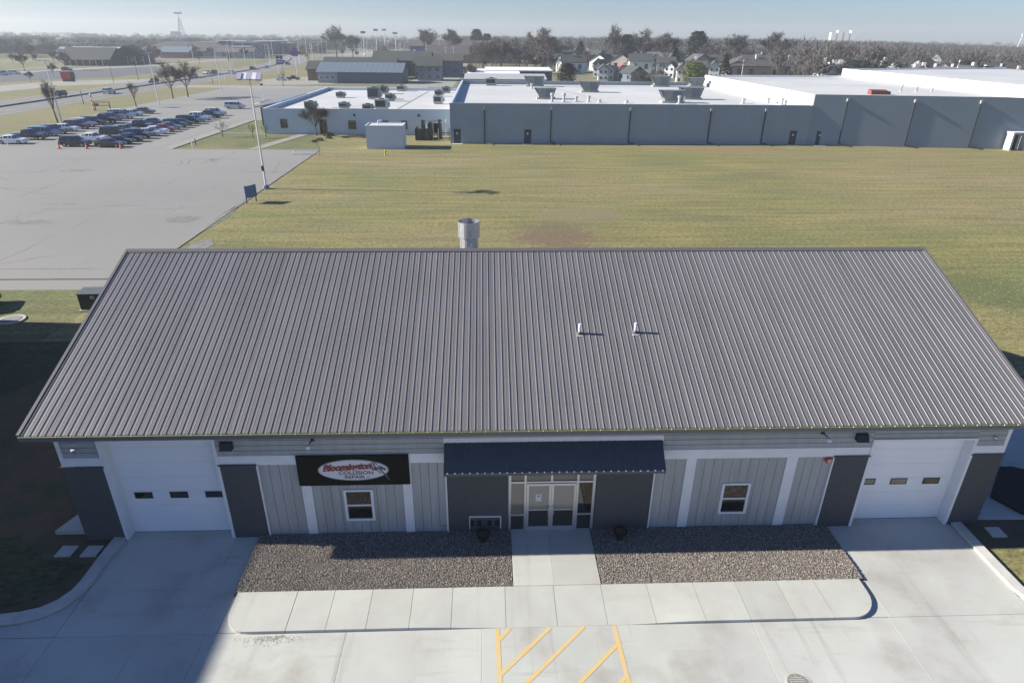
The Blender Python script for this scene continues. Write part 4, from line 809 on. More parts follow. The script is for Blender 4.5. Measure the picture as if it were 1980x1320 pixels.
# ------------------------------------------------------------ warehouse complex
wh = empty('warehouse', 'large slate-grey warehouse with white roof behind the lawn', 'warehouse', (-6.4,89.9,0))
def world(parent, mb):                                    # build with world coordinates under a located parent
    ox, oy, oz = parent.location; mb.v = [(x-ox,y-oy,z-oz) for x, y, z in mb.v]; return mb
def wpart(parent, mb, name, m): return world(parent, mb).build(name, m, parent)
H1, H2, H3 = 6.1, 7.75, 9.3
def walls(x0, x1, y0, y1, h, t=.3):
    mb = MB(); mb.box(x0,x1,y0,y0+t,0,h); mb.box(x0,x1,y1-t,y1,0,h); mb.box(x0,x0+t,y0+t,y1-t,0,h); mb.box(x1-t,x1,y0+t,y1-t,0,h); return mb
wpart(wh, walls(-6.4,52,89.9,147,H1-.002), 'wall', WAREW); wpart(wh, MB().box(-6.1,51.9,90.2,146.7,.2,H1-.75), 'roof', ROOFW)
wpart(wh, MB().box(-6.45,52,89.85,90.25,H1-.002,H1+.06), 'parapet_cap', WARED)
wpart(wh, MB().box(-6.45,-6.05,90.25,147,H1-.002,H1+.05), 'parapet_cap', SHEDM); wpart(wh, MB().box(-6.05,52,146.6,147,H1-.002,H1+.05), 'parapet_cap', RTUL)
mb = MB(); mb.box(-6.1,-6.08,90.3,146.6,5.35,H1-.01); wpart(wh, mb, 'parapet_lining', mat('bluish_membrane',(.42,.5,.6),.7)); 
# taller part, its front wall swinging slightly
def q4(a, b, z0, z1, t=.3):
    a = Vector(a); b = Vector(b); d = (b-a).normalized(); p = Vector((-d.y,d.x))*t; return MB().poly([a,b,b+p,a+p], z0, z1)
A, B = (52.0,89.90), (86.6,86.3); C_ = (140,80.6)
wpart(wh, q4(A,B,0,H2), 'wall', WARED); wpart(wh, q4(A,B,H2,H2+.06,.36), 'parapet_cap', WARED)
wpart(wh, MB().box(52.001,52.3,90.27,147,0,H2), 'side_wall', ROOFW2)
wpart(wh, MB().poly([(52.35,90.3),(86.5,86.7),(140,81),(140,160),(88,149),(52.35,147)], .2, H2-.35), 'roof', ROOFW)
wpart(wh, MB().poly([(52.3,146.8),(88,148.8),(88,149.1),(52.3,147.1)], 0, H2), 'wall', ROOFW2)
wpart(wh, MB().poly([B,C_,(140,81),(86.6,86.7)], 0, H3), 'wall', WARED)
wpart(wh, MB().box(87,87.3,87,150,7,H3), 'side_wall', ROOFW2); wpart(wh, MB().poly([(87.3,87),(140,81.2),(140,165),(87.3,150)], 7.5, H3-.3), 'roof', ROOFW)
wpart(wh, MB().poly([(87.3,150),(140,165),(140,165.4),(87.3,150.4)], 0, H3), 'wall', ROOFW2)
# panel joints and downspouts
for x in (-.93,9.73,22.46,35.5,44.4,57.2,67.6,77.6):
    y = 89.9 if x < 52.2 else 89.95-(x-52.3)*3.65/34.3; h = H1 if x < 52 else H2
    dsp = wpart(wh, MB().box(x-.07,x+.07,y-.16,y-.02,.3,h-.7), 'downspout', DARK)
    wpart(wh, MB().box(x-.2,x+.2,y-.3,y-.02,h-.9,h-.45), 'rain_hopper', RTUL)
    wpart(wh, MB().add([(x-.07,y-.16,.3),(x+.07,y-.16,.3),(x+1.6,y-1.6,.02),(x+1.4,y-1.7,.02),(x-.07,y-.02,.4),(x+.07,y-.02,.4),(x+1.6,y-1.5,.12),(x+1.4,y-1.6,.12)], [(4,5,6,7),(0,1,5,4),(1,2,6,5),(2,3,7,6),(3,0,4,7)]), 'drain_hose', BLACK)
for x in (-3.6,16,29,41,48,62.2,72.4,82): 
    y = 89.9 if x < 52.2 else 89.95-(x-52.3)*3.65/34.3; wpart(wh, MB().box(x-.02,x+.02,y-.012,y,.1,(H1 if x < 52 else H2)-.1), 'wall_joint', WARED if x < 52 else WAREW)
for x in (-5.3,6.05,49.6,54.0):
    y = 89.9 if x < 52.2 else 89.95-(x-52.3)*3.65/34.3
    f = wpart(wh, MB().box(x-.55,x+.55,y-.06,y-.005,0,2.25), 'door_frame', DARK)
    wpart(wh, MB().box(x-.47,x+.47,y-.09,y-.061,.03,2.17), 'door', DBLUE); wpart(wh, MB().box(x-.18,x+.1,y-.1,y-.091,1.45,1.75), 'door_plate', SHEDM); wpart(wh, MB().box(x-.9,x+.9,y-1.0,y-.05,.0,.06), 'door_step', CONC)
pc = empty('porch_canopy', 'white open-fronted door porch at the right end of the warehouse wall', 'porch', (84.1,86.2,0)); 
MB().box(-1.35,-1.05,-1.3,.0,0,2.6).build('side_panel', HWHITE, pc); MB().box(1.05,1.35,-1.3,.0,0,2.6).build('side_panel', HWHITE, pc); MB().box(-1.5,1.5,-1.5,.05,2.6,2.8).build('roof', HWHITE, pc); MB().box(-.55,.55,-.05,.0,0,2.2).build('door', DBLUE, pc)
# low building
lb = empty('low_building', 'low pale grey office building with white roof and rooftop units', 'building', (-39,100,0))
HL = 4.15
wpart(lb, walls(-39,-6.5,100,150,HL), 'wall', LOWW); wpart(lb, MB().box(-38.7,-6.8,100.3,149.7,.2,HL-.55), 'roof', ROOFW); wpart(lb, MB().box(-39.05,-6.5,99.95,100.35,HL,HL+.06), 'parapet_cap', RTUL); wpart(lb, MB().box(-39.05,-38.65,100.35,150,HL,HL+.06), 'parapet_cap', LOWW)
for x, w_, z0, z1 in ((-35.6,1.15,1.05,2.5),(-23.9,1.3,.9,2.3),(-18.3,1.3,.9,2.3),(-14.9,1.0,.9,2.3),(-9.2,1.2,.4,2.3),(-28.9,1.2,0,2.4)):
    f = wpart(lb, MB().box(x-w_/2-.08,x+w_/2+.08,99.93,100,z0-.08,z1+.08), 'window', RTUL); f2 = MB().box(x-w_/2,x+w_/2,99.9,99.93,z0,z1); wpart(lb, f2, 'pane', GLASS)
for x in (-12.3,-23.4): wpart(lb, MB().box(x-.15,x+.15,99.8,100,3.0,3.4), 'wall_lamp', DARK)
# glazed entrance wing on its left
gw = empty('entrance_wing', 'glazed entrance wing with sloped blue-grey roof left of the low building', 'building', (-42,108,0))
wpart(gw, MB().box(-43.2,-39.1,112,130,0,3.2), 'wall', DARK); wpart(gw, MB().add([(-44,111.4,3.2),(-39.1,111.4,4.1),(-39.1,130.6,4.1),(-44,130.6,3.2),(-44,111.4,3.4),(-39.1,111.4,4.3),(-39.1,130.6,4.3),(-44,130.6,3.4)], [(0,3,2,1),(4,5,6,7),(0,1,5,4),(1,2,6,5),(2,3,7,6),(3,0,4,7)]), 'roof', ROOFBL)
for q in range(7): wpart(gw, MB().box(-43.26,-43.2,112.3+q*2.5,114.4+q*2.5,.4,2.9), 'window', GLASS)
for q in range(2): wpart(gw, MB().box(-42.9+q*1.9,-41.3+q*1.9,111.94,112,.4,2.8), 'window', GLASS)
cp_ = empty('entrance_canopy', 'thin white blade awning above the entrance wing', 'awning', (-45.2,118,0)); MB().add([(-.6,-1.2,3.3),(.6,-1.6,3.6),(1.6,2.2,3.8),(.4,2.6,3.5),(-.6,-1.2,3.45),(.6,-1.6,3.75),(1.6,2.2,3.95),(.4,2.6,3.65)], [(0,3,2,1),(4,5,6,7),(0,1,5,4),(1,2,6,5),(2,3,7,6),(3,0,4,7)]).build('blade', HWHITE, cp_); MB().tube((.5,.5,0),(.5,.5,3.5),.08).build('post', POLEM, cp_)
# rooftop units
def rtu(x, y, z, w_, d, h, label, kind=0):
    t = empty('rooftop_unit', label, 'air handler', (x,y,z), 0, 'rooftop air units')
    MB().box(-w_/2+.1,w_/2-.1,-d/2+.1,d/2-.1,0,.3).build('curb', RTUL, t)
    if kind == 0:
        MB().box(-w_/2,w_/2,-d/2,d/2,.3,h).build('cabinet', RTU if rnd.random() < .7 else RTUL, t)
        MB().box(-w_/2+.15,w_/2-.4,-d/2-.02,-d/2,.5,h-.25).build('louvre', DARK, t)
        MB().lathe([(w_*.22,h),(w_*.22,h+.12),(w_*.18,h+.12),(0,h+.05)],14).build('fan_guard', DARK, t)
        MB().box(w_/2,w_/2+.3,-d/4,d/4,.5,h*.7).build('intake_hood', RTUL, t)
    else:                                                # hopper-shaped intake hoods, wider at the top
        a, b = w_*.36, w_*.5
        MB().add([(-a,-d/2,.3),(a,-d/2,.3),(a,d/2,.3),(-a,d/2,.3),(-b,-d/2-.1,h),(b,-d/2-.1,h),(b,d/2,h),(-b,d/2,h)], [(0,3,2,1),(4,5,6,7),(0,1,5,4),(1,2,6,5),(2,3,7,6),(3,0,4,7)]).build('cabinet', RTU, t)
        MB().box(-w_*.05,w_*.3,-d/2-.12,-d/2-.02,.5,h-.2).build('panel', mat('hvac_slate',(.12,.15,.17),.5), t)
        MB().add([(-b,-d/2-.1,h),(-b-.35,-d/2,h-.1),(-a-.1,-d/2,.7),(-a,-d/2,.7),(-b,d/2,h),(-b-.35,d/2,h-.1),(-a-.1,d/2,.7),(-a,d/2,.7)], [(0,1,2,3),(7,6,5,4),(0,4,5,1),(1,5,6,2)]).build('hood', DARK, t)
LR = HL-.55
for (px, w_, d, h, lab) in [((-32.0,105.3),2.0,1.4,1.35,'dark rooftop unit nearest the left corner of the low roof'),((-26.3,106.5),1.8,1.4,1.1,'pale low rooftop unit with an aerial on the low roof'),((-24.0,126.5),2.6,1.8,2.3,'large grey rooftop unit in the middle of the low roof'),((-24.2,140),2.4,1.6,1.7,'dark green-grey rooftop unit behind the large one'),
        ((-20.1,122),1.9,1.3,1.4,'grey rooftop unit right of the large one on the low roof'),((-19.4,105.6),2.3,1.5,1.8,'near dark rooftop unit behind the pale blue shed'),((-21.4,102.6),1.8,1.2,1.2,'pale rooftop unit at the front parapet above the shed'),((-31.5,129),1.8,1.3,1.1,'small dark rooftop unit near the left roof edge'),
        ((-20.9,148),2.2,1.4,1.3,'pale rooftop unit at the rear edge of the low roof'),((-9.9,143),1.9,1.3,1.4,'farthest of three rooftop units beside the warehouse side wall'),((-11,134),1.9,1.3,1.3,'middle of three rooftop units beside the warehouse side wall'),((-10,116.5),1.9,1.3,1.6,'nearest of three rooftop units beside the warehouse side wall')]:
    rtu(*px, LR, w_, d, h, lab)
WR = H1-.75
for (px, w_, d, h, k_, lab) in [((.6,143),2.6,1.6,1.6,0,'green-grey box unit at the rear left of the warehouse roof'),((10.6,141),4.3,2,2.2,1,'hopper-shaped roof unit third back on the left of the warehouse roof'),((10.4,108.5),3.6,2,1.9,1,'hopper-shaped roof unit nearest the front left of the warehouse roof'),((21.0,125),4.0,2,2.1,1,'hopper-shaped slate roof unit standing alone mid-roof'),
        ((40.4,143),4.2,2,2.3,1,'hopper-shaped roof unit at the back, right of centre'),((50.0-1.2,143),3.8,2,2.0,1,'hopper-shaped roof unit at the back beside the white side wall'),((32.4,102.3),4.2,2,2.1,1,'wide hopper-shaped unit near the front parapet, left of a pair'),((37.9,109.6),4.0,2,2.1,1,'wide hopper-shaped unit near the front parapet, right of a pair')]:
    rtu(*px, WR, w_, d, h, lab, k_)
def small(x, y, z, label, h=.9, m=RTUL):
    t = empty('roof_vent', label, 'roof vent', (x,y,z), 0, 'small roof vents'); MB().lathe([(.22,0),(.22,h*.7),(.34,h*.72),(.34,h*.95),(0,h)],12).build('cap', m, t); MB().box(-.35,.35,-.35,.35,0,.12).build('curb', PVC, t)
for i, (x, y, h) in enumerate([(13.1,102.5,1.5),(17.5,102.5,1.1),(15.4,103.4,.9),(19.2,101,.6),(1.2,92.4,.4),(-2.2,91.6,.4),(5.2,91.6,.4),(10.9,101.5,1.6),(44.8,101.2,.9),(51,99.5,1.2),(24,101,.5),(9.4,133,1.1),(33,100,1.4),(35,104.5,.6),(50,103,.9)]):
    small(x, y, WR, 'small pale vent on the warehouse roof, number %s from the front wall' % ORD[i], h)
rp = empty('roof_hatch_pile', 'brick-red covered stack lying at the front edge of the taller roof', 'roof hatch', (65.9,96.3,H2-.35)); MB().add([(-1.5,-.7,0),(1.5,-.7,0),(1.5,.7,0),(-1.5,.7,0),(-1.6,-.6,.7),(1.3,-.7,.6),(1.5,.6,.75),(-1.4,.7,.8)], [(4,5,6,7),(0,1,5,4),(1,2,6,5),(2,3,7,6),(3,0,4,7)]).build('cover', RUST, rp); MB().box(1.3,1.9,-.5,.5,0,.5).build('block', DARK, rp)
for i, x in enumerate((74.5,77.4,80.3)): t = empty('roof_pipe', 'thin leaning roof pipe on the taller roof, %s of three from the left' % ORD[i], 'pipe', (x,104,H2-.35), 0, 'thin roof pipes'); MB().tube((0,0,0),(.35,0,1.7),.05,.05,6).build('pipe', DARK, t); MB().box(-.2,.2,-.2,.2,0,.08).build('flashing', PVC, t)
# roof walk lines
mb = MB(); 
def cable(pts, z, w_=.12):
    for a, b in zip(pts[:-1], pts[1:]):
        a = Vector(a); b = Vector(b); d = (b-a).normalized(); p = Vector((-d.y,d.x))*w_/2; mb.sheet([a-p,b-p,b+p,a+p], z)
cable([(12.5,143.5),(18,118),(20.3,103)], WR+.03); cable([(-5,141.5),(51,141.5)], WR+.035, .35)
tag(mb.build('gas_line', RTU), 'grey gas line running across the white warehouse roof', 'pipe')
mb = MB(); cable([(-14.4,148),(-17.0,101)], LR+.03, .2); tag(mb.build('gas_line', RTU), 'grey gas line across the right part of the low roof', 'pipe')
mb = MB(); cable([(-23,112),(-29,108),(-27.5,107)], LR+.03, .2); tag(mb.build('gas_line', RTU), 'short grey gas line beside the middle units of the low roof', 'pipe')
mb = MB(); cable([(56,141),(86,143)], H2-.33, .35); cable([(54,140),(78,112)], H2-.32,.15); tag(mb.build('gas_line', RTU), 'dark line along the back of the taller warehouse roof', 'pipe')
# shed and enclosure
sh = empty('equipment_shed', 'pale blue-grey metal shed standing alone on the lawn', 'shed', (-16.1,86.2,0))
MB().box(-2.8,2.8,-1.9,1.9,0,3.25).build('wall', SHEDM, sh); MB().box(-2.7,2.7,-1.8,1.8,3.252,3.3).build('roof', ROOFW, sh)
for a in ((-2.86,2.86,-1.96,-1.8),(-2.86,2.86,1.8,1.96)): MB().box(*a,3.25,3.42).build('roof_edge', LOWW, sh)
MB().box(-2.86,-2.7,-1.8,1.8,3.25,3.42).box(2.7,2.86,-1.8,1.8,3.25,3.42).build('roof_edge', LOWW, sh); MB().tube((-1.2,.5,3.3),(-1.2,.5,3.9),.1).tube((-1.2,.5,3.85),(-.6,.5,3.85),.1).build('gooseneck', SHEDM, sh)
for x in (-1.4,0,1.4): MB().box(x-.015,x+.015,-1.915,-1.9,.05,3.2).build('panel_seam', LOWW, sh)
fe = empty('equipment_enclosure', 'dark slatted wooden enclosure around equipment beside the warehouse corner', 'fence', (-9.4,93.2,0))
for q in range(14): MB().box(-3.0+q*.2,-3.0+q*.2+.18,-.06,0,.05,1.9).build('slat', WOODD, fe)
for q in range(5): MB().box(.2+q*.6,.28+q*.6,-.06,.02,0,1.9).build('post', PVC if q % 2 else WOODD, fe)
MB().box(-.2,2.9,-.04,0,1.2,1.3).box(-.2,2.9,-.04,0,.4,.5).build('rail', WOODD, fe); MB().box(-3.0,-2.9,0,4,.05,1.9).build('side_panel', WOODD, fe)
eq = empty('equipment_cluster', 'tangle of dark tanks and pipes inside the wooden enclosure', 'machinery', (-9.4,95.2,0))
for x, h in ((-1.9,3.0),(-.6,2.8),(.9,3.1)): MB().tube((x,0,0),(x,0,h),.42,.42,12).build('tank', DARK, eq)
MB().tube((-2.2,-.3,2.6),(2.6,-.3,2.7),.07).tube((2.0,-.3,0),(2.0,-.3,3.2),.06).tube((-1.2,-.5,0),(-1.2,-.5,2.5),.05).tube((2.6,-.3,0),(2.6,-.3,2.7),.05).build('pipework', POLEM, eq)

# ------------------------------------------------------------ trees
def tree_mesh(seed, h=8, spread=.42, tw=700, lean=.0, twl=1.0, tww=.05, limbs=26, vase=False, base=.22, slim=0):
    r_ = random.Random(seed); tr = MB(); tips = []
    th = h*.34
    pts = [Vector((0,0,0)), Vector((r_.uniform(-.1,.1),r_.uniform(-.1,.1),th))]
    tr.tube(pts[0], pts[1], h*.018+.03, h*.012+.015, 6, False)
    def grow(p, d, L_, rad, depth):
        q = p+d*L_; tr.tube(p, q, rad, rad*.6, 4 if depth < 2 else 3, False)
        if depth >= 3: tips.append((p, q)); return
        for _ in range(3 if depth < 2 else 2):
            nd = (d+Vector((r_.gauss(0,spread),r_.gauss(0,spread),r_.gauss(.12,spread*.6)))).normalized(); grow(p+d*L_*r_.uniform(.6,1), nd, L_*r_.uniform(.6,.82), rad*.58, depth+1)
        tips.append((p, q))
    for i in range(5):
        a = i*1.257+r_.uniform(-.3,.3); o_ = slim if slim else (.75 if vase else .55)
        grow(pts[1]*(1-r_.uniform(0,.25)), Vector((math.cos(a)*o_, math.sin(a)*o_, r_.uniform(.7,1.1))).normalized(), h*.25, h*.008+.01, 0)
    grow(pts[1], Vector((0,0,1)), h*.28, h*.009+.01, 0)
    cr = MB()
    for i in range(tw):
        p, q = r_.choice(tips); s_ = p.lerp(q, r_.uniform(.3,1.1)); d = Vector((r_.gauss(0,1),r_.gauss(0,1),r_.gauss(.55,.7))).normalized()*twl*r_.uniform(.5,1.2)*h/8
        sd = d.cross(Vector((r_.gauss(0,1),r_.gauss(0,1),r_.gauss(0,1)))).normalized()*tww*h/8
        cr.add([s_-sd, s_+sd, s_+d], [(0,1,2)])
    return tr, cr
TM = []
for i in range(6):
    a, b = tree_mesh(10+i, 10, .42, 2600, twl=.95, tww=.04); TM.append((a.mesh('trunk', BARK), b.mesh('crown', (TWIG,TWIGG,TWIG,TWIGG,TWIGR,TWIG)[i])))
def tree(x, y, h, label, group=None, v=None, name='bare_tree', sx=1, rz=None):
    v = rnd.randrange(6) if v is None else v; t = empty(name, label, 'tree', (x,y,-.02), rnd.uniform(0,6.28) if rz is None else rz, group); s = h/10.5; t.scale = (s*sx,s*sx,s)
    inst('trunk', TM[v][0], t); inst('crown', TM[v][1], t); return t
def near_tree(x, y, h, label, seed, **k):
    a, b = tree_mesh(seed, h, **k); t = empty('bare_tree', label, 'tree', (x,y,0)); a.build('trunk', BARK, t); b.build('crown', TWIG, t); return t
near_tree(*(-82.32,113.77),7.6,'slim leafless tree leaning beside the leftmost light pole',31,spread=.16,tw=1300,twl=.8,tww=.022,slim=.16)
near_tree(*(-82.31,144.24),5.6,'small leafless tree with rounded crown behind the brown sedan',32,spread=.2,tw=1300,twl=.75,tww=.02,slim=.28)
near_tree(*(-83.27,165.97),9.0,'left of two spreading leafless trees on the highway verge',33,spread=.42,tw=2200,twl=1.1,tww=.026,vase=True)
near_tree(*(-81.38,170.86),9.2,'right of two spreading leafless trees on the highway verge',34,spread=.42,tw=2200,twl=1.1,tww=.026,vase=True)
near_tree(*(-44.96,96.26),3.1,'tiny leafless tree on the grass island beside the kerb path',35,spread=.6,tw=200,twl=.8,tww=.02,vase=True)
near_tree(*(-29.77,97.98),5.6,'leafless reddish tree in front of the low grey building',36,spread=.34,tw=2600,twl=1.2,tww=.032,vase=True)
for i, a in enumerate([(-39.37,94.62),(-37.63,95.88),(-67.92,213.63)]): near_tree(*a, (2.6,2.4,5)[i], ['thin leafless sapling on the grass island, left one','thin leafless sapling on the grass island by the building corner','bare tree beside the side lot left of the hangar'][i], 40+i, spread=.3, tw=120, twl=.6, tww=.02)
# shrubs
def shrub(x, y, r, label, seed, m=NEEDLE, n=500, flat=.6, name='shrub', cat='shrub'):
    r_ = random.Random(seed); mb = MB()
    for i in range(n):
        d = Vector((r_.gauss(0,1),r_.gauss(0,1),abs(r_.gauss(0,1)))).normalized(); c_ = Vector((d.x*r,d.y*r,d.z*r*2*flat*.5+.05))*r_.uniform(.6,1.05); u = Vector((r_.gauss(0,1),r_.gauss(0,1),r_.gauss(0,1))).normalized()*r*.16; v = u.cross(d).normalized()*r*.1
        mb.add([c_-u,c_+v,c_+u+d*r*.08], [(0,1,2)])
    t = empty(name, label, cat, (x,y,0)); mb.build('foliage', m, t); MB().tube((0,0,0),(0,0,r*.5),.05,.03,5).build('stem', BARK, t)
for i, (a, r) in enumerate([((-27.68,98.04),.9),((-28.00,92.62),.7),((-28.44,90.91),.5),((-36.60,102.31),.6),((-34.89,101.69),.5),((-27.01,95.00),.6)]): shrub(*a, r, ['dark low evergreen shrub right of the leafless tree','dark shrub on the lawn in front of the low building','small dark shrub nearest the footpath','small shrub at the low building wall, left one','small shrub at the low building wall, right one','spreading juniper in front of the low building window'][i], 60+i, NEEDLE if i not in (3,4) else TWIG, 260)

# ------------------------------------------------------------ mid-distance buildings
def house(x, y, w_, d, h, rh, rz, wm, rm, label, name='house', cat='house', axis='x', wins=3, chim=False, group=None, floors=1, dormer=False, winm=None, o=.5):
    t = empty(name, label, cat, (x,y,0), rz, group)
    mb = MB().box(-w_/2,w_/2,-d/2,d/2,0,h)
    e = .02
    if axis == 'x': 
        for s in (-1,1): mb.add([(s*w_/2,-d/2,h),(s*w_/2,d/2,h),(s*w_/2,0,h+rh),(s*(w_/2-.2),-d/2,h),(s*(w_/2-.2),d/2,h),(s*(w_/2-.2),0,h+rh)], [(0,1,2),(3,5,4),(0,2,5,3),(1,4,5,2)])
    else:
        for s in (-1,1): mb.add([(-w_/2,s*d/2,h),(w_/2,s*d/2,h),(0,s*d/2,h+rh),(-w_/2,s*(d/2-.2),h),(w_/2,s*(d/2-.2),h),(0,s*(d/2-.2),h+rh)], [(0,2,1),(3,4,5),(0,3,5,2),(1,2,5,4)])
    mb.build('wall', wm, t)
    rf = MB().gable(-w_/2,w_/2,-d/2,d/2,h+.02,h+rh+.02,axis,.2,o).build('roof', rm, t)
    if chim: MB().box(w_*.2,w_*.2+1.2,-.6,.6,h,h+rh+1.2).build('chimney', wm, rf)
    hf = h/floors
    for f_ in range(floors):
        for q in range(wins):
            xx = -w_/2+(q+.5)*w_/wins; ww = min(1.6, w_/wins*.4)
            MB().box(xx-ww/2,xx+ww/2,-d/2-.06,-d/2-.005,f_*hf+hf*.35,f_*hf+hf*.78).build('window', winm or GLASS, t)
    for q in range(2):
        yy = -d/4+q*d/2; MB().box(-w_/2-.06,-w_/2-.005,yy-.6,yy+.6,h*.35,h*.75).build('window', winm or GLASS, t)
    return t
def hip(t, x0, x1, y0, y1, z0, z1, m, o=.8, name='roof'):
    x0 -= o; x1 += o; y0 -= o; y1 += o; hy = (y1-y0)/2; ym = (y0+y1)/2
    return MB().add([(x0,y0,z0),(x1,y0,z0),(x1,y1,z0),(x0,y1,z0),(x0+hy*.8,ym,z1),(x1-hy*.8,ym,z1),(x0,y0,z0-.3),(x1,y0,z0-.3),(x1,y1,z0-.3),(x0,y1,z0-.3)], [(0,1,5,4),(1,2,5),(2,3,4,5),(3,0,4),(6,7,1,0),(7,8,2,1),(8,9,3,2),(9,6,0,3),(9,8,7,6)]).build(name, m, t)
# log-style store group across the highway
t = house((-206.23,348.55)[0],(-206.23,348.55)[1]+9,21,18,3.6,4.6,R(4),LOGW,ROOFG,'dark timber lodge with green-grey roof, leftmost across the highway','lodge_building','building','x',6,dormer=True,o=2)
for q in range(7): MB().box(-9.6+q*3.1,-9.3+q*3.1,-12.2,-11.9,0,2.6).build('porch_post', POLEM, t)
MB().box(-10.5,10.5,-12.6,-9.05,2.6,2.85).build('porch_roof', ROOFG, t)
t = house((-197.86,370.38)[0],(-197.86,370.38)[1]+9,20,18,3.8,5.0,R(14),LOGW,ROOFBR,'brown-roofed timber lodge between two larger ones across the highway','lodge_building','building','y',4,o=2)
for q in range(5): MB().box(-8+q*4,-7.7+q*4,-10.2,-9.9,0,3.8).build('porch_post', POLEM, t)
t = empty('lodge_building', 'largest dark lodge with long hipped grey roof across the highway', 'building', ((-211.50,475.08)[0],(-211.50,475.08)[1]+20,0), R(4))
MB().box(-32,32,-20,20,0,4.2).build('wall', LOGW, t); hip(t,-32,32,-20,20,4.2,10,ROOFBR,2)
MB().box(-28,32,-24,-20.1,0,1.0).build('white_base', HWHITE, t)
for q in range(10): MB().box(-30+q*6.3,-28.5+q*6.3,-20.1,-20.01,1.4,3.4).build('window', GLASS, t)
t = house((-194.74,504.37)[0],(-194.74,504.37)[1]+14,20,28,4.6,5.4,R(4),LOGW,ROOFG,'dark gabled wing at the right of the large lodge','lodge_building','building','y',4,o=2)
t = empty('cinema_building', 'dark grey flat-roofed box building with red lettered panel beyond the lodges', 'building', ((-203.38,574.18)[0],(-203.38,574.18)[1]+24,0), R(3))
MB().box(-26,26,-24,24,0,9.5).build('wall', mat('dark_render',(.07,.08,.09),.8), t); MB().box(-26.2,26.2,-24.2,24.2,9.5,10).build('roof', RTUL, t); MB().box(-24,-14,-24.4,-24.1,5,8).build('pale_panel', BEIGE, t); MB().box(-22,-15,-24.7,-24.41,7.6,8.8).build('red_panel', RED, t)
for (px, w_, d, h, m_, lab) in [(((-202.15,528.85)),46,26,9,mat('grey_store',(.16,.17,.17),.8),'grey box store right of the lodges'),(((-196.01,593.90)),52,30,8,HANG,'long blue-grey store with vertical bays across the highway'),(((-222.62,763.46)),40,26,7,HGREY,'pale grey retail block near the horizon left of the tall bare tree')]:
    t = empty('store_building', lab, 'building', (px[0],px[1]+d/2,0), R(3)); MB().box(-w_/2,w_/2,-d/2,d/2,0,h).build('wall', m_, t); MB().box(-w_/2-.3,w_/2+.3,-d/2-.3,d/2+.3,h,h+.5).build('roof', RTUL, t)
    for q in range(9): MB().box(-w_/2+(q+.3)*w_/9,-w_/2+(q+.75)*w_/9,-d/2-.1,-d/2-.01,1,h*.75).build('window', GLASS if m_ is not HGREY else DARK, t)
t = house(*(-523.89,928.55),30,20,7,6,R(0),HWHITE,ROOFBR,'white-walled hotel block far across the fields','far_hotel','building','x',6,floors=2)
# hangar-like buildings beyond the low office
t = empty('metal_hangar', 'slate-blue metal shed building with pale left bay beyond the low office', 'building', (-45.2,238,0), R(-2))
MB().box(-15,15,-7.5,7.5,0,3.8).build('wall', HANG, t)
for s in (-1,1): MB().add([(s*15,-7.5,3.8),(s*15,7.5,3.8),(s*15,0,6.5)], [(0,1,2)]).build('gable', HANG, t)
for q in range(16): MB().add([(-15.5+q*31/16+.02,-8.1,3.65),(-15.5+(q+1)*31/16-.02,-8.1,3.65),(-15.5+(q+1)*31/16-.02,0,6.6),(-15.5+q*31/16+.02,0,6.6)], [(0,1,2,3)]).build('roof_panel', ROOFBL, t)
MB().add([(-15.5,0,6.6),(15.5,0,6.6),(15.5,8.1,3.65),(-15.5,8.1,3.65)], [(0,1,2,3)]).build('roof_back', ROOFBL, t)
MB().box(-15.03,-8,-7.6,-7.51,0,3.6).build('pale_bay', HGREY, t)
for x in (-13.6,-11.6,-9.6): f = MB().box(x-.7,x+.7,-7.7,-7.61,1.2,2.5).build('window', PVC, t); MB().box(x-.58,x+.58,-7.74,-7.701,1.3,2.4).build('pane', mat('pane_grey',(.12,.15,.2),.2), f)
t = house(-50,262,28,16,4.2,3.2,0,HGREY,ROOFG,'grey building with greenish roof just behind the metal hangar','workshop_building','building','x',4); t = house(-62,248,10,10,4,2.5,0,BRICKR,ROOFG,'small brown-walled annex left of the metal hangar','annex_building','building','x',2)
t = house(-36,285,24,18,6,3.4,0,LOGW,ROOFG,'dark green-roofed hall behind the hangar','hall_building','building','x',4)
for i, (x, y, w_, lab) in enumerate([(-22,252,9,'pale grey duplex beside the side street, nearest one'),(-25,275,10,'pale grey duplex beside the side street, second one'),(-20,298,18,'grey duplex with brown hipped roof by the side street')]):
    house(x,y,w_,10,5.2 if i < 2 else 5.6,2.6,0,HGREY,ROOFG if i < 2 else ROOFBR,lab,'duplex_house','house','x',3,floors=2)
t = empty('motel_building', 'long low motel with bright blue band and brown roof left of centre', 'building', (5,520,0), R(-1))
MB().box(-62,40,-9,9,0,8.5).build('wall', HGREY, t); MB().box(-62,-30,-9.4,-9.01,3,8).build('blue_band', BLUEW, t); MB().box(-26,20,-9.4,-9.01,4,8).build('blue_band', BLUEW, t); MB().gable(-62,40,-9,9,8.6,12,'x',.3,1.5).build('roof', ROOFBR, t)
for q in range(18): MB().box(-60+q*5.5,-58+q*5.5,-9.6,-9.41,1,6).build('window', PVC if q % 3 == 0 else GLASS, t)
t = house(-8,430,60,18,5,5,0,BRICKR,ROOFBR,'brown-roofed low apartment row in front of the blue-banded motel','apartment_row','building','x',9)
t = house(42,470,26,16,9,5,0,HGREY,ROOFG,'grey three-storey house block right of the motel','apartment_house','building','y',4,floors=3,chim=True)
t = house(22,520,36,16,8,5,0,LOGW,ROOFG,'dark-roofed apartment block behind the grey house','apartment_house','building','x',7,floors=2)
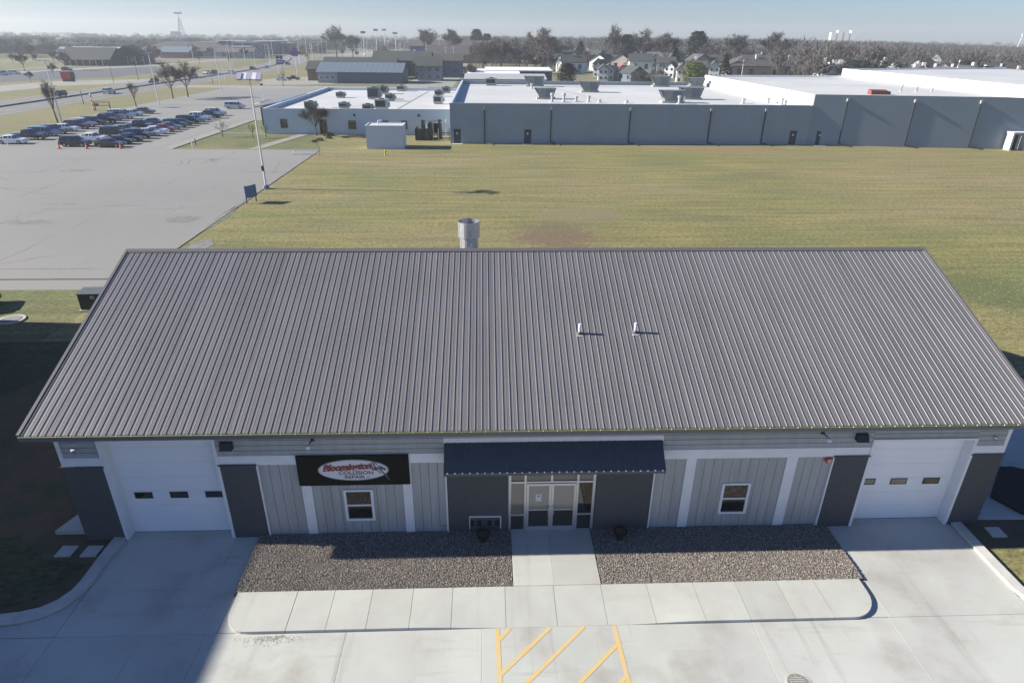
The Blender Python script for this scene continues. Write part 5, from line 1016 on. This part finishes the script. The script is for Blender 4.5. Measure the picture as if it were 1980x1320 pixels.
# white-roofed sheds behind the warehouse
t = empty('white_roofed_shed', 'rear metal shed with bright white roof behind the warehouse', 'shed', (10.5,232,0)); MB().box(-11,12,-8,8,0,4.6).build('wall', HANG, t); MB().box(-11.4,12.4,-8.4,0,4.6,5.0).build('roof', ROOFW2, t); MB().add([(-11.4,0,5.0),(12.4,0,5.0),(12.4,8.4,5.4),(-11.4,8.4,5.4)], [(0,1,2,3)]).build('roof_rear', ROOFW2, t)
t = empty('white_roofed_shed', 'middle metal shed with bright white roof behind the warehouse', 'shed', (2.5,222,0)); MB().box(-9,8,-7,7,0,4.0).build('wall', HANG, t); MB().add([(-9.5,-7.5,4.0),(8.5,-7.5,4.0),(8.5,7.5,5.2),(-9.5,7.5,5.2),(-9.5,-7.5,3.7),(8.5,-7.5,3.7)], [(0,1,2,3),(4,5,1,0)]).build('roof', ROOFW2, t)
t = empty('grey_roofed_shed', 'front grey shed with pale sloping roof just behind the warehouse', 'shed', (5,203,0)); MB().box(-12,13,-5,5,0,3.6).build('wall', SHEDM, t); MB().add([(-12.5,-5.4,3.6),(13.5,-5.4,3.6),(13.5,5.4,4.7),(-12.5,5.4,4.7),(-12.5,-5.4,3.3),(13.5,-5.4,3.3)], [(0,1,2,3),(4,5,1,0)]).build('roof', RTUL, t)
for q in (-5,6): MB().box(q-.8,q+.8,-5.1,-5.01,2.2,3.2).build('vent', DARK, t)
# brown-roofed house right, behind the taller roof
t = empty('brick_ranch_house', 'wide beige house with brown hipped roof behind the tall warehouse part', 'house', (131,300,0), R(-2))
MB().box(-20,20,-9,9,0,4.6).build('wall', BEIGE, t); hip(t,-20,20,-9,9,4.6,9,ROOFBR,1.2)
for x in (-8,7): MB().box(x-.7,x+.7,-4,-2.8,6,9).build('chimney', HWHITE, t)
for q in range(7): MB().box(-18+q*5.4,-16+q*5.4,-9.08,-9.01,1.2,3.4).build('window', GLASS, t)
# scattered houses in the woods
HOUSES = []
def ray_xy(px, dist): ang = math.atan((px-990)/1237*.9)+YAW; return (-0.63+math.sin(ang)*dist, -17.5+math.cos(ang)*dist)
def add_house(px, py, w_, h, rh, wm, rm, lab, axis='y', rz=0, fl=2, chim=False, d=10):
    HOUSES.append((px, py)); house(px, py, w_, d, h, rh, R(rz), wm, rm, lab, 'house', 'house', axis, 3 if w_ > 8 else 2, chim, None, fl)
for i, (px, w_, h) in enumerate([(1135,5.5,5.6),(1146,5.5,5.8),(1158,5,5.4),(1170,5,5.6),(1181,5,5.4),(1191,5,5.6)]):
    y = 262+rnd.uniform(-4,4); x = (px-990)/1237*300*.92+14; add_house(x, y, w_-1.6, h*.76, 1.6, HWHITE, ROOFBR if i != 3 else mat('red_roof',(.3,.08,.09),.8), 'white narrow gabled townhouse, %s from the left in the row beside the shed' % ORD[i], 'y', -8)
LH = [(1222,262,9,4.2,2.8,HANG,ROOFG,'dark blue gabled house just behind the warehouse roof'),(1285,330,12,6,3,HGREY,ROOFG,'grey house among the trees right of the dark gabled house'),(1318,262,5,6.2,2.6,HWHITE,ROOFBR,'white narrow gable end left of the yellow-green conifer'),(1345,300,12,5,3.4,BEIGE,ROOFBR,'brown-roofed house behind the yellow-green conifer'),
      (1100,420,14,6,4,HGREY,ROOFG,'grey wide-gabled house beside the dark pointed conifer'),(1255,420,40,6,3.4,HGREY,mat('slate_roof',(.12,.125,.15),.8),'long slate-roofed apartment row in the middle of the woods'),(1378,380,12,6,3,HGREY,ROOFG,'pale gabled house left of the wide beige house'),(1380,300,6,5.5,3,HWHITE,ROOFG,'white gable left of the utility pole'),
      (1465,430,10,6,3,BEIGE,ROOFBR,'distant tan house above the wide beige house'),(1600,290,7,5,3,HWHITE,ROOFG,'white steep gable house left of the dark evergreens'),(1617,310,14,4.5,3,HGREY,ROOFG,'grey ranch house beside the steep white gable'),(1700,300,8,5.5,3,HWHITE,ROOFBR,'white house between the two dark evergreens'),
      (1780,300,9,5.5,3,HWHITE,ROOFBR,'white house right of the dark evergreens'),(1840,290,10,5.5,3,BEIGE,ROOFBR,'tan house left of the leaning roof pole'),(1880,300,8,6,3,HWHITE,ROOFG,'white gabled house right of the leaning roof pole'),(1905,300,8,5,3,HWHITE,ROOFBR,'small white house with pink-brown roof near the right edge'),(1935,310,9,5.5,3,HGREY,ROOFG,'grey house second from the right edge'),(1970,300,6,6,2,HWHITE,ROOFG,'white boxy house at the right edge')]
for px, dist, w_, h, rh, wm, rm, lab in LH:
    ang = math.atan((px-990)/1237*.905)+YAW; x = -0.63+math.sin(ang)*dist*1.05; y = -17.5+math.cos(ang)*dist*1.05
    add_house(x, y, w_*.72, h*.8, rh*.8, wm, rm, lab, 'y' if w_ < 12 else 'x', rnd.uniform(-18,18), 2 if h > 5 else 1, rnd.random() < .4)
GAB = [(rnd.uniform(1120,1990), rnd.uniform(285,460), rnd.uniform(3.6,5.6)) for _ in range(60)]
GB = []
for px, dist, w_ in GAB:
    x, y = ray_xy(px, dist*1.05)
    if 1360 < px < 1560 and dist < 330: continue
    GB.append(house(x, y, w_, rnd.uniform(6,9), rnd.uniform(3.4,5.2), rnd.uniform(1.6,2.4), R(rnd.uniform(-40,20)), rnd.choice([HWHITE,HWHITE,HWHITE,BEIGE,HGREY]), rnd.choice([ROOFG,ROOFBR,ROOFBR]), 'x', 'gabled_house', 'house', 'y', 2, rnd.random() < .3, 'gabled houses among the woodland', 2)); HOUSES.append((x,y))
# far town on the left plain
FT = []
for i in range(95):
    px = rnd.uniform(-20,900); dist = rnd.uniform(520,1250); x, y = ray_xy(px, dist); w_ = rnd.uniform(14,46); big_ = rnd.random() < .45
    if abs(x+40) < 110 and y < 740: continue
    if abs(x-(-112+bendx(y))) < 26: continue
    FT.append(house(x, y, w_, rnd.uniform(12,22), rnd.uniform(3.2,6.5), rnd.uniform(.4,.8) if big_ else rnd.uniform(2,3.6), R(rnd.uniform(-14,14)), rnd.choice([HWHITE,HGREY,BEIGE,HANG,LOWW,BRICKR,HGREY,LOGW]), rnd.choice([ROOFG,ROOFBR,ROOFBL,ROOFG,RTUL]), 'x', 'far_building', 'building', 'x', 5, False, 'far town buildings near the horizon'))
    HOUSES.append((x,y))
# many small houses deeper in the woods
SH = []
for i in range(70):
    ang = R(rnd.uniform(4,44)); dist = rnd.uniform(330,640); x = math.sin(ang)*dist; y = -17+math.cos(ang)*dist; wm = rnd.choice([HWHITE,HGREY,BEIGE,HGREY,LOGW,HWHITE])
    t = house(x,y,rnd.uniform(8,13),10,rnd.uniform(4,5.6),3,R(rnd.uniform(-40,40)),wm,rnd.choice([ROOFG,ROOFBR]),'small suburban house half hidden in the bare woodland','house','house',rnd.choice('xy'),2,False,'houses half hidden in the woodland'); HOUSES.append((x,y)); SH.append(t)
relabel_later = SH
# horizon landmarks
def ray_at(px, dist): ang = math.atan((px-990)/1237*.9)+YAW; return (-0.63+math.sin(ang)*dist, -17.5+math.cos(ang)*dist)
t = empty('lattice_tower', 'pale lattice tower with platform rising on the left horizon', 'tower', (*ray_at(343,1150),0)); 
for a_, b_ in ((-5,-5),(5,-5),(5,5),(-5,5)): MB().tube((a_,b_,0),(a_*.2,b_*.2,33),.5,.4,5).build('leg', POLEM, t)
for z in range(4,32,5): s_ = 5*(1-z/33*.8); MB().tube((-s_,-s_,z),(s_,-s_,z+2.5),.3,.3,4).tube((s_,-s_,z),(-s_,-s_,z+2.5),.3,.3,4).build('brace', POLEM, t)
MB().box(-4,4,-4,4,40,42).build('platform', RTUL, t); MB().tube((0,0,33),(0,0,40),.5,.4,5).build('mast', POLEM, t); MB().box(-14,-3,-5,5,0,17).build('silo', HWHITE, t)
t = empty('apartment_tower', 'white high-rise apartment block on the right horizon', 'building', (*ray_at(1623,1300),0), R(-15))
for q in range(4): MB().box(-19+q*10,-11+q*10,-8,8,0,26+(q % 2)*3).build('tower_block', HWHITE, t)
for q in range(3): MB().box(-11+q*10,-9+q*10,-6,6,0,25).build('recess', HGREY, t)
t = empty('radio_mast', 'thin white radio mast near the right edge of the horizon', 'mast', (*ray_at(1965,1100),0)); MB().tube((0,0,0),(4,0,24),.6,.4,5).build('mast', HWHITE, t); MB().box(3,5,-1,1,22,24).build('antenna', HWHITE, t)
for i, (px, dist, h) in enumerate([(695,700,18.5),(720,760,21),(736,800,21.5),(757,700,18)]):
    t = empty('tall_sign', 'tall roadside billboard on the horizon, %s from the left' % ORD[i], 'sign', (*ray_at(px,dist),0), 0, 'tall signs on the horizon'); MB().tube((0,0,0),(0,0,h-2.6),.35,.3,6).build('post', POLEM, t); MB().box(-2.3,2.3,-.4,.4,h-1.9,h).build('panel', (DARK,BRICKR,RTUL,HGREY)[i], t)
for i, (px, dist, h, lab) in enumerate([(1079,240,9.5,'bare wooden utility pole right of the white-roofed sheds'),(1440,240,9.5,'pale utility pole in front of the wide beige house'),(1858,230,11,'leaning utility pole rising behind the far right roof')]):
    t = empty('utility_pole', lab, 'utility pole', (*ray_at(px,dist),0)); MB().tube((0,0,0),(0 if i < 2 else .8,0,h),.16,.12,6).build('pole', (POLEM,RTUL,POLEM)[i], t); MB().box(-1.2,1.2,-.08,.08,h-.8,h-.65).build('crossarm', POLEB, t)
# ------------------------------------------------------------ woodland
def conifer_mesh(seed, h, r, m, n=1400, round_=False):
    r_ = random.Random(seed); cr = MB()
    for i in range(n):
        z = r_.uniform(.08,1); rr = (r*(1-z)**.8 if not round_ else r*math.sqrt(max(0,1-(2*z-1.05)**2))*r_.uniform(.75,1.15)); a = r_.uniform(0,6.28); q = rr*math.sqrt(r_.uniform(.25,1))*(1+.15*math.sin(a*5+z*20))
        c_ = Vector((q*math.cos(a), q*math.sin(a), z*h)); o_ = Vector((math.cos(a),math.sin(a),r_.uniform(-.4,.5)))*h*.075; s_ = Vector((-math.sin(a),math.cos(a),r_.uniform(-.3,.3)))*h*.05
        cr.add([c_-s_,c_+s_,c_+o_], [(0,1,2)])
    return MB().tube((0,0,0),(0,0,h*.8),h*.02,.03,6).mesh('trunk', BARK), cr.mesh('crown', m)
def conifer(x, y, h, r, m, label, seed, rd=False, n=2200):
    a, b = conifer_mesh(seed, h, r, m, n, rd); t = empty('evergreen_tree', label, 'tree', (x,y,0)); inst('trunk', a, t); inst('crown', b, t)
for i, (px, dist, h, r, m, rd, lab) in enumerate([(1092,238,7.5,3.2,NEEDLE,True,'dense dark evergreen right of the white-roofed sheds'),(1118,430,13,6,NEEDLE,False,'dark pointed conifer standing above the townhouses'),(1345,250,8.2,4.6,YLEAF,True,'yellow-green bushy tree beside the white side wall'),(1665,285,9,7,NEEDLE,True,'left of two wide dark evergreens behind the far roof'),(1725,290,8.5,8,NEEDLE,True,'right of two wide dark evergreens behind the far roof'),
        (1345,420,19,5.5,NEEDLE,True,'tall dark rounded conifer on the skyline'),(1208,420,17,4,NEEDLE,True,'narrow dark conifer in the woods above the townhouses'),(1305,380,11,4,NEEDLE,False,'dark conifer right of the long slate-roofed row'),(1405,330,9,3,NEEDLE,False,'pointed conifer left of the wide beige house'),(1058,420,15,4,NEEDLE,True,'dark conifer on the skyline right of centre'),(915,560,20,5,NEEDLE,True,'dark conifer on the skyline behind the motel'),(935,560,17,4,NEEDLE,True,'second dark conifer right of the motel roof'),(1240,250,5,4,TWIGG,True,'brown leafless thicket right of the dark gabled house'),(1275,250,5,4.6,TWIGG,True,'brown leafless thicket further right behind the roof edge'),(1915,290,8,6,NEEDLE,True,'dark evergreen near the right edge of the town')]):
    conifer(*ray_at(px, dist), h, r, m, lab, 100+i, rd)
LAND = [(0,'the leftmost lodge'),(200,'the leftmost lodge'),(380,'the large lodge'),(520,'the blue-grey store'),(640,'the tallest skyline tree'),(780,'the blue-banded motel'),(840,'the motel end'),(900,'the grey three-storey house'),(960,'the white-roofed sheds'),(1092,'the dense evergreen by the sheds'),(1165,'the white townhouse row'),(1222,'the dark blue gabled house'),(1290,'the brown thickets'),(1345,'the yellow-green tree'),(1400,'the conifer left of the beige house'),(1468,'the wide beige house'),(1560,'the right end of the beige house'),(1610,'the steep white gable'),(1665,'the left wide evergreen'),(1725,'the right wide evergreen'),(1790,'the white house right of the evergreens'),(1858,'the leaning utility pole'),(1915,'the evergreen near the right edge'),(1970,'the white boxy house at the right edge'),(2060,'the right picture edge')]
NUMW = ORD + ['nineteenth','twentieth','twenty-first','twenty-second','twenty-third','twenty-fourth','twenty-fifth','twenty-sixth','twenty-seventh','twenty-eighth','twenty-ninth','thirtieth'] + ['thirty-'+o_ for o_ in ORD[:9]] + ['fortieth'] + ['forty-'+o_ for o_ in ORD[:9]] + ['fiftieth'] + ['fifty-'+o_ for o_ in ORD[:9]] + ['sixtieth'] + ['sixty-'+o_ for o_ in ORD[:9]] + ['seventieth'] + ['seventy-'+o_ for o_ in ORD[:9]] + ['eightieth'] + ['eighty-'+o_ for o_ in ORD[:9]] + ['ninetieth'] + ['ninety-'+o_ for o_ in ORD[:9]] + ['hundredth']
def relabel(objs, fmt):
    cl = {}
    for o in objs:
        v = Vector((o.location.x+.634, o.location.y+17.516, -10)); px = 990+1237.3*v.dot(rt)/v.dot(fw)
        cl.setdefault(min(LAND, key=lambda q: abs(q[0]-px))[1], []).append((px, o))
    for k_, l_ in cl.items():
        for i_, (p_, o) in enumerate(sorted(l_, key=lambda q: q[0])): o['label'] = fmt % (NUMW[i_], k_)
PROT = [(1385,1550,300),(1128,1196,262),(1585,1640,290),(1625,1700,285),(1690,1760,290),(1075,1108,238),(1118,1128,300)]
for px_, dist_, w_, *_r in LH: PROT.append((px_-w_*2.2-2, px_+w_*2.2+2, dist_))
for px_, dist_, w_ in GAB[::2]: PROT.append((px_-9, px_+9, dist_))
PROT.append((1325,1372,250))
def pxof(x, y): v = Vector((x+.634, y+17.516, -10)); return 990+1237.3*v.dot(rt)/v.dot(fw)
def clear(x, y, r=7):
    if not all((x-a)**2+(y-b)**2 > r*r for a, b in HOUSES): return False
    p_ = pxof(x, y); d_ = math.hypot(x+.6, y+17.5)
    return not any(a-4 < p_ < b+4 and d_ < D+12 for a, b, D in PROT)
def topline(ang):                                        # tree height limit by bearing (shorter to the far right)
    px = 990+math.tan(ang-YAW)/.9*1237
    if px < 1500: return 16.5
    return max(10.5, 16.5-(px-1500)*.0125)
big = [(640,520,22.5,'tallest bare tree rising above the skyline left of centre'),(672,480,17.5,'broad reddish bare tree on the skyline left of centre'),(820,470,22,'tall rounded bare tree on the skyline at centre, left one'),(868,480,21.5,'tall open bare tree on the skyline at centre, right one'),(1040,400,22,'wide bare tree crowning the skyline right of the dark conifer'),(1235,380,21,'bare tree rising over the skyline above the slate row'),(1185,380,23,'spiky bare tree reaching highest above the townhouses'),(1285,370,20,'bare tree on the skyline left of the dark rounded conifer'),(1420,380,20,'bare tree on the skyline above the beige house, left one'),(1495,370,20.5,'bare tree on the skyline above the beige house, right one'),(1130,380,10,'bare reddish tree among the townhouses'),(1060,330,10,'bare reddish-brown tree behind the white-roofed sheds, large'),(1100,255,7.5,'pale speckled bare tree beside the first townhouse'),(900,240,8,'bare reddish tree where the side street ends'),(1595,300,9,'bare pinkish tree left of the steep white gable'),(1560,330,9,'bare tree rising behind the beige house roof')]
for i, (px, dist, h, lab) in enumerate(big): tree(*ray_at(px, dist), h, lab, None, i % 6, sx=1.15 if i not in (6,) else .7)
cnt = 0; TR = []
while cnt < 185:
    ang = R(rnd.uniform(-1,45)); dist = math.sqrt(rnd.uniform(240**2,470**2)); x = math.sin(ang)*dist-.6; y = math.cos(ang)*dist-17.5
    if x < 50 and y < 560 and (x < -8 or y < 300): continue
    if x < 160 and y < 205: continue
    if not clear(x, y, 8): continue
    h = min(topline(ang), rnd.uniform(7,13) if dist < 330 else rnd.uniform(9,16.5))
    TR.append(tree(x, y, h, 'bare tree', 'bare trees of the suburban woodland')); cnt += 1
relabel(TR, 'bare tree, %s from left around %s'); TR = []
for i in range(88):
    px = rnd.uniform(0,900) if i < 45 else rnd.uniform(-10,640); dist = rnd.uniform(430,760); x, y = ray_at(px, dist)
    if abs(x-(-112+bendx(y))) < 14: continue
    TR.append(tree(x, y, rnd.uniform(5,10), 'x', 'bare trees on the far left plain'))
relabel(HP, 'far thin light pole, %s from left near %s')
relabel(TR, 'small far bare tree, %s from left near %s')
relabel(FT, 'far low building, %s from left near %s')
relabel(GB, 'pale gabled house, %s from left around %s')
relabel(SH, 'small suburban house, %s from left around %s')
for i, a in enumerate([(-200.48,291.10),(-189.40,302.23),(-154.65,221.78),(-169.71,259.84)]): tree(*a, (8,8.5,4,5)[i], ['bare tree at the far verge left of the lodge, first','bare tree at the left end of the lodge','small bare tree behind the store parking','small bare tree in the store verge'][i])
# far woods as one mass
def lowtree(n, seed):
    r_ = np.random.default_rng(seed); u = r_.normal(size=(n,3)); u /= np.linalg.norm(u,axis=1)[:,None]; rr = r_.uniform(.35,1,n)**.5
    c = u*rr[:,None]*np.array([.42,.42,.40]); c[:,2] += .58; d = r_.normal(size=(n,3)); d[:,2] = np.abs(d[:,2])+.5; d /= np.linalg.norm(d,axis=1)[:,None]; sd = np.cross(d, r_.normal(size=(n,3))); sd /= np.linalg.norm(sd,axis=1)[:,None]
    L_ = r_.uniform(.10,.24,n)[:,None]; return np.stack([c-sd*.011, c+sd*.011, c+d*L_],1).reshape(-1,3)
LT = [lowtree(190,i) for i in range(5)]
def woods(items, name, m):
    Vs = []
    for (x, y, h) in items:
        t_ = LT[rnd.randrange(5)]; a = rnd.uniform(0,6.28); ca, sa = math.cos(a), math.sin(a); w_ = h*rnd.uniform(.8,1.15)
        V = np.empty_like(t_); V[:,0] = (t_[:,0]*ca-t_[:,1]*sa)*w_+x; V[:,1] = (t_[:,0]*sa+t_[:,1]*ca)*w_+y; V[:,2] = t_[:,2]*h; Vs.append(V)
    V = np.concatenate(Vs).astype(np.float32); n3 = len(V)//3; me = bpy.data.meshes.new(name); me.vertices.add(len(V)); me.vertices.foreach_set('co', V.ravel()); me.loops.add(len(V)); me.loops.foreach_set('vertex_index', np.arange(len(V),dtype=np.int32))
    me.polygons.add(n3); me.polygons.foreach_set('loop_start', np.arange(0,len(V),3,dtype=np.int32)); me.materials.append(m); me.update(calc_edges=True)
    o = bpy.data.objects.new(name, me); col.objects.link(o); struct(o, 'stuff', 'mass of bare winter trees filling the distance'); return o
it = []
while len(it) < 3600:
    ang = R(rnd.uniform(-3,47)); dist = math.sqrt(rnd.uniform(300**2,1100**2)) if rnd.random() < .74 else rnd.uniform(262,480); x = math.sin(ang)*dist; y = math.cos(ang)*dist-17.5
    if dist < 700 and x < 70 and y < 640: continue
    if not clear(x, y, 9): continue
    it.append((x, y, min(topline(ang), rnd.uniform(8,16.2))))
woods(it, 'woodland', TWIGG)
it = []
while len(it) < 3300:
    ang = R(rnd.uniform(-50,1)); dist = rnd.uniform(560,1000) if rnd.random() < .7 else rnd.uniform(900,1580); x = math.sin(ang)*dist; y = math.cos(ang)*dist-17.5
    if not clear(x, y, 10) or abs(x-(-112+bendx(y))) < 20: continue
    if dist < 760 and -145 < x < 70: continue
    it.append((x, y, rnd.uniform(6,11.5)))
woods(it, 'far_woodland', TWIGG)
it = [(math.sin(R(a_))*d_, math.cos(R(a_))*d_-17.5, rnd.uniform(9,15)) for a_, d_ in [(rnd.uniform(-40,48), rnd.uniform(1350,1600)) for _ in range(900)]]
woods(it, 'far_woodland', TWIGG)

# ------------------------------------------------------------ haze
hz = MB().box(-1750,1750,-1450,2050,-1.2,46).build('haze', WHITE); hz['kind'] = 'stuff'
hm_ = bpy.data.materials.new('haze_air'); hm_.use_nodes = True; hn = hm_.node_tree; hn.nodes.clear(); oo = hn.nodes.new('ShaderNodeOutputMaterial'); pv = hn.nodes.new('ShaderNodeVolumePrincipled')
pv.inputs['Density'].default_value = HAZE; pv.inputs['Color'].default_value = (.86,.94,1,1); pv.inputs['Anisotropy'].default_value = .2; hn.links.new(pv.outputs[0], oo.inputs['Volume'])
hz.data.materials.clear(); hz.data.materials.append(hm_)
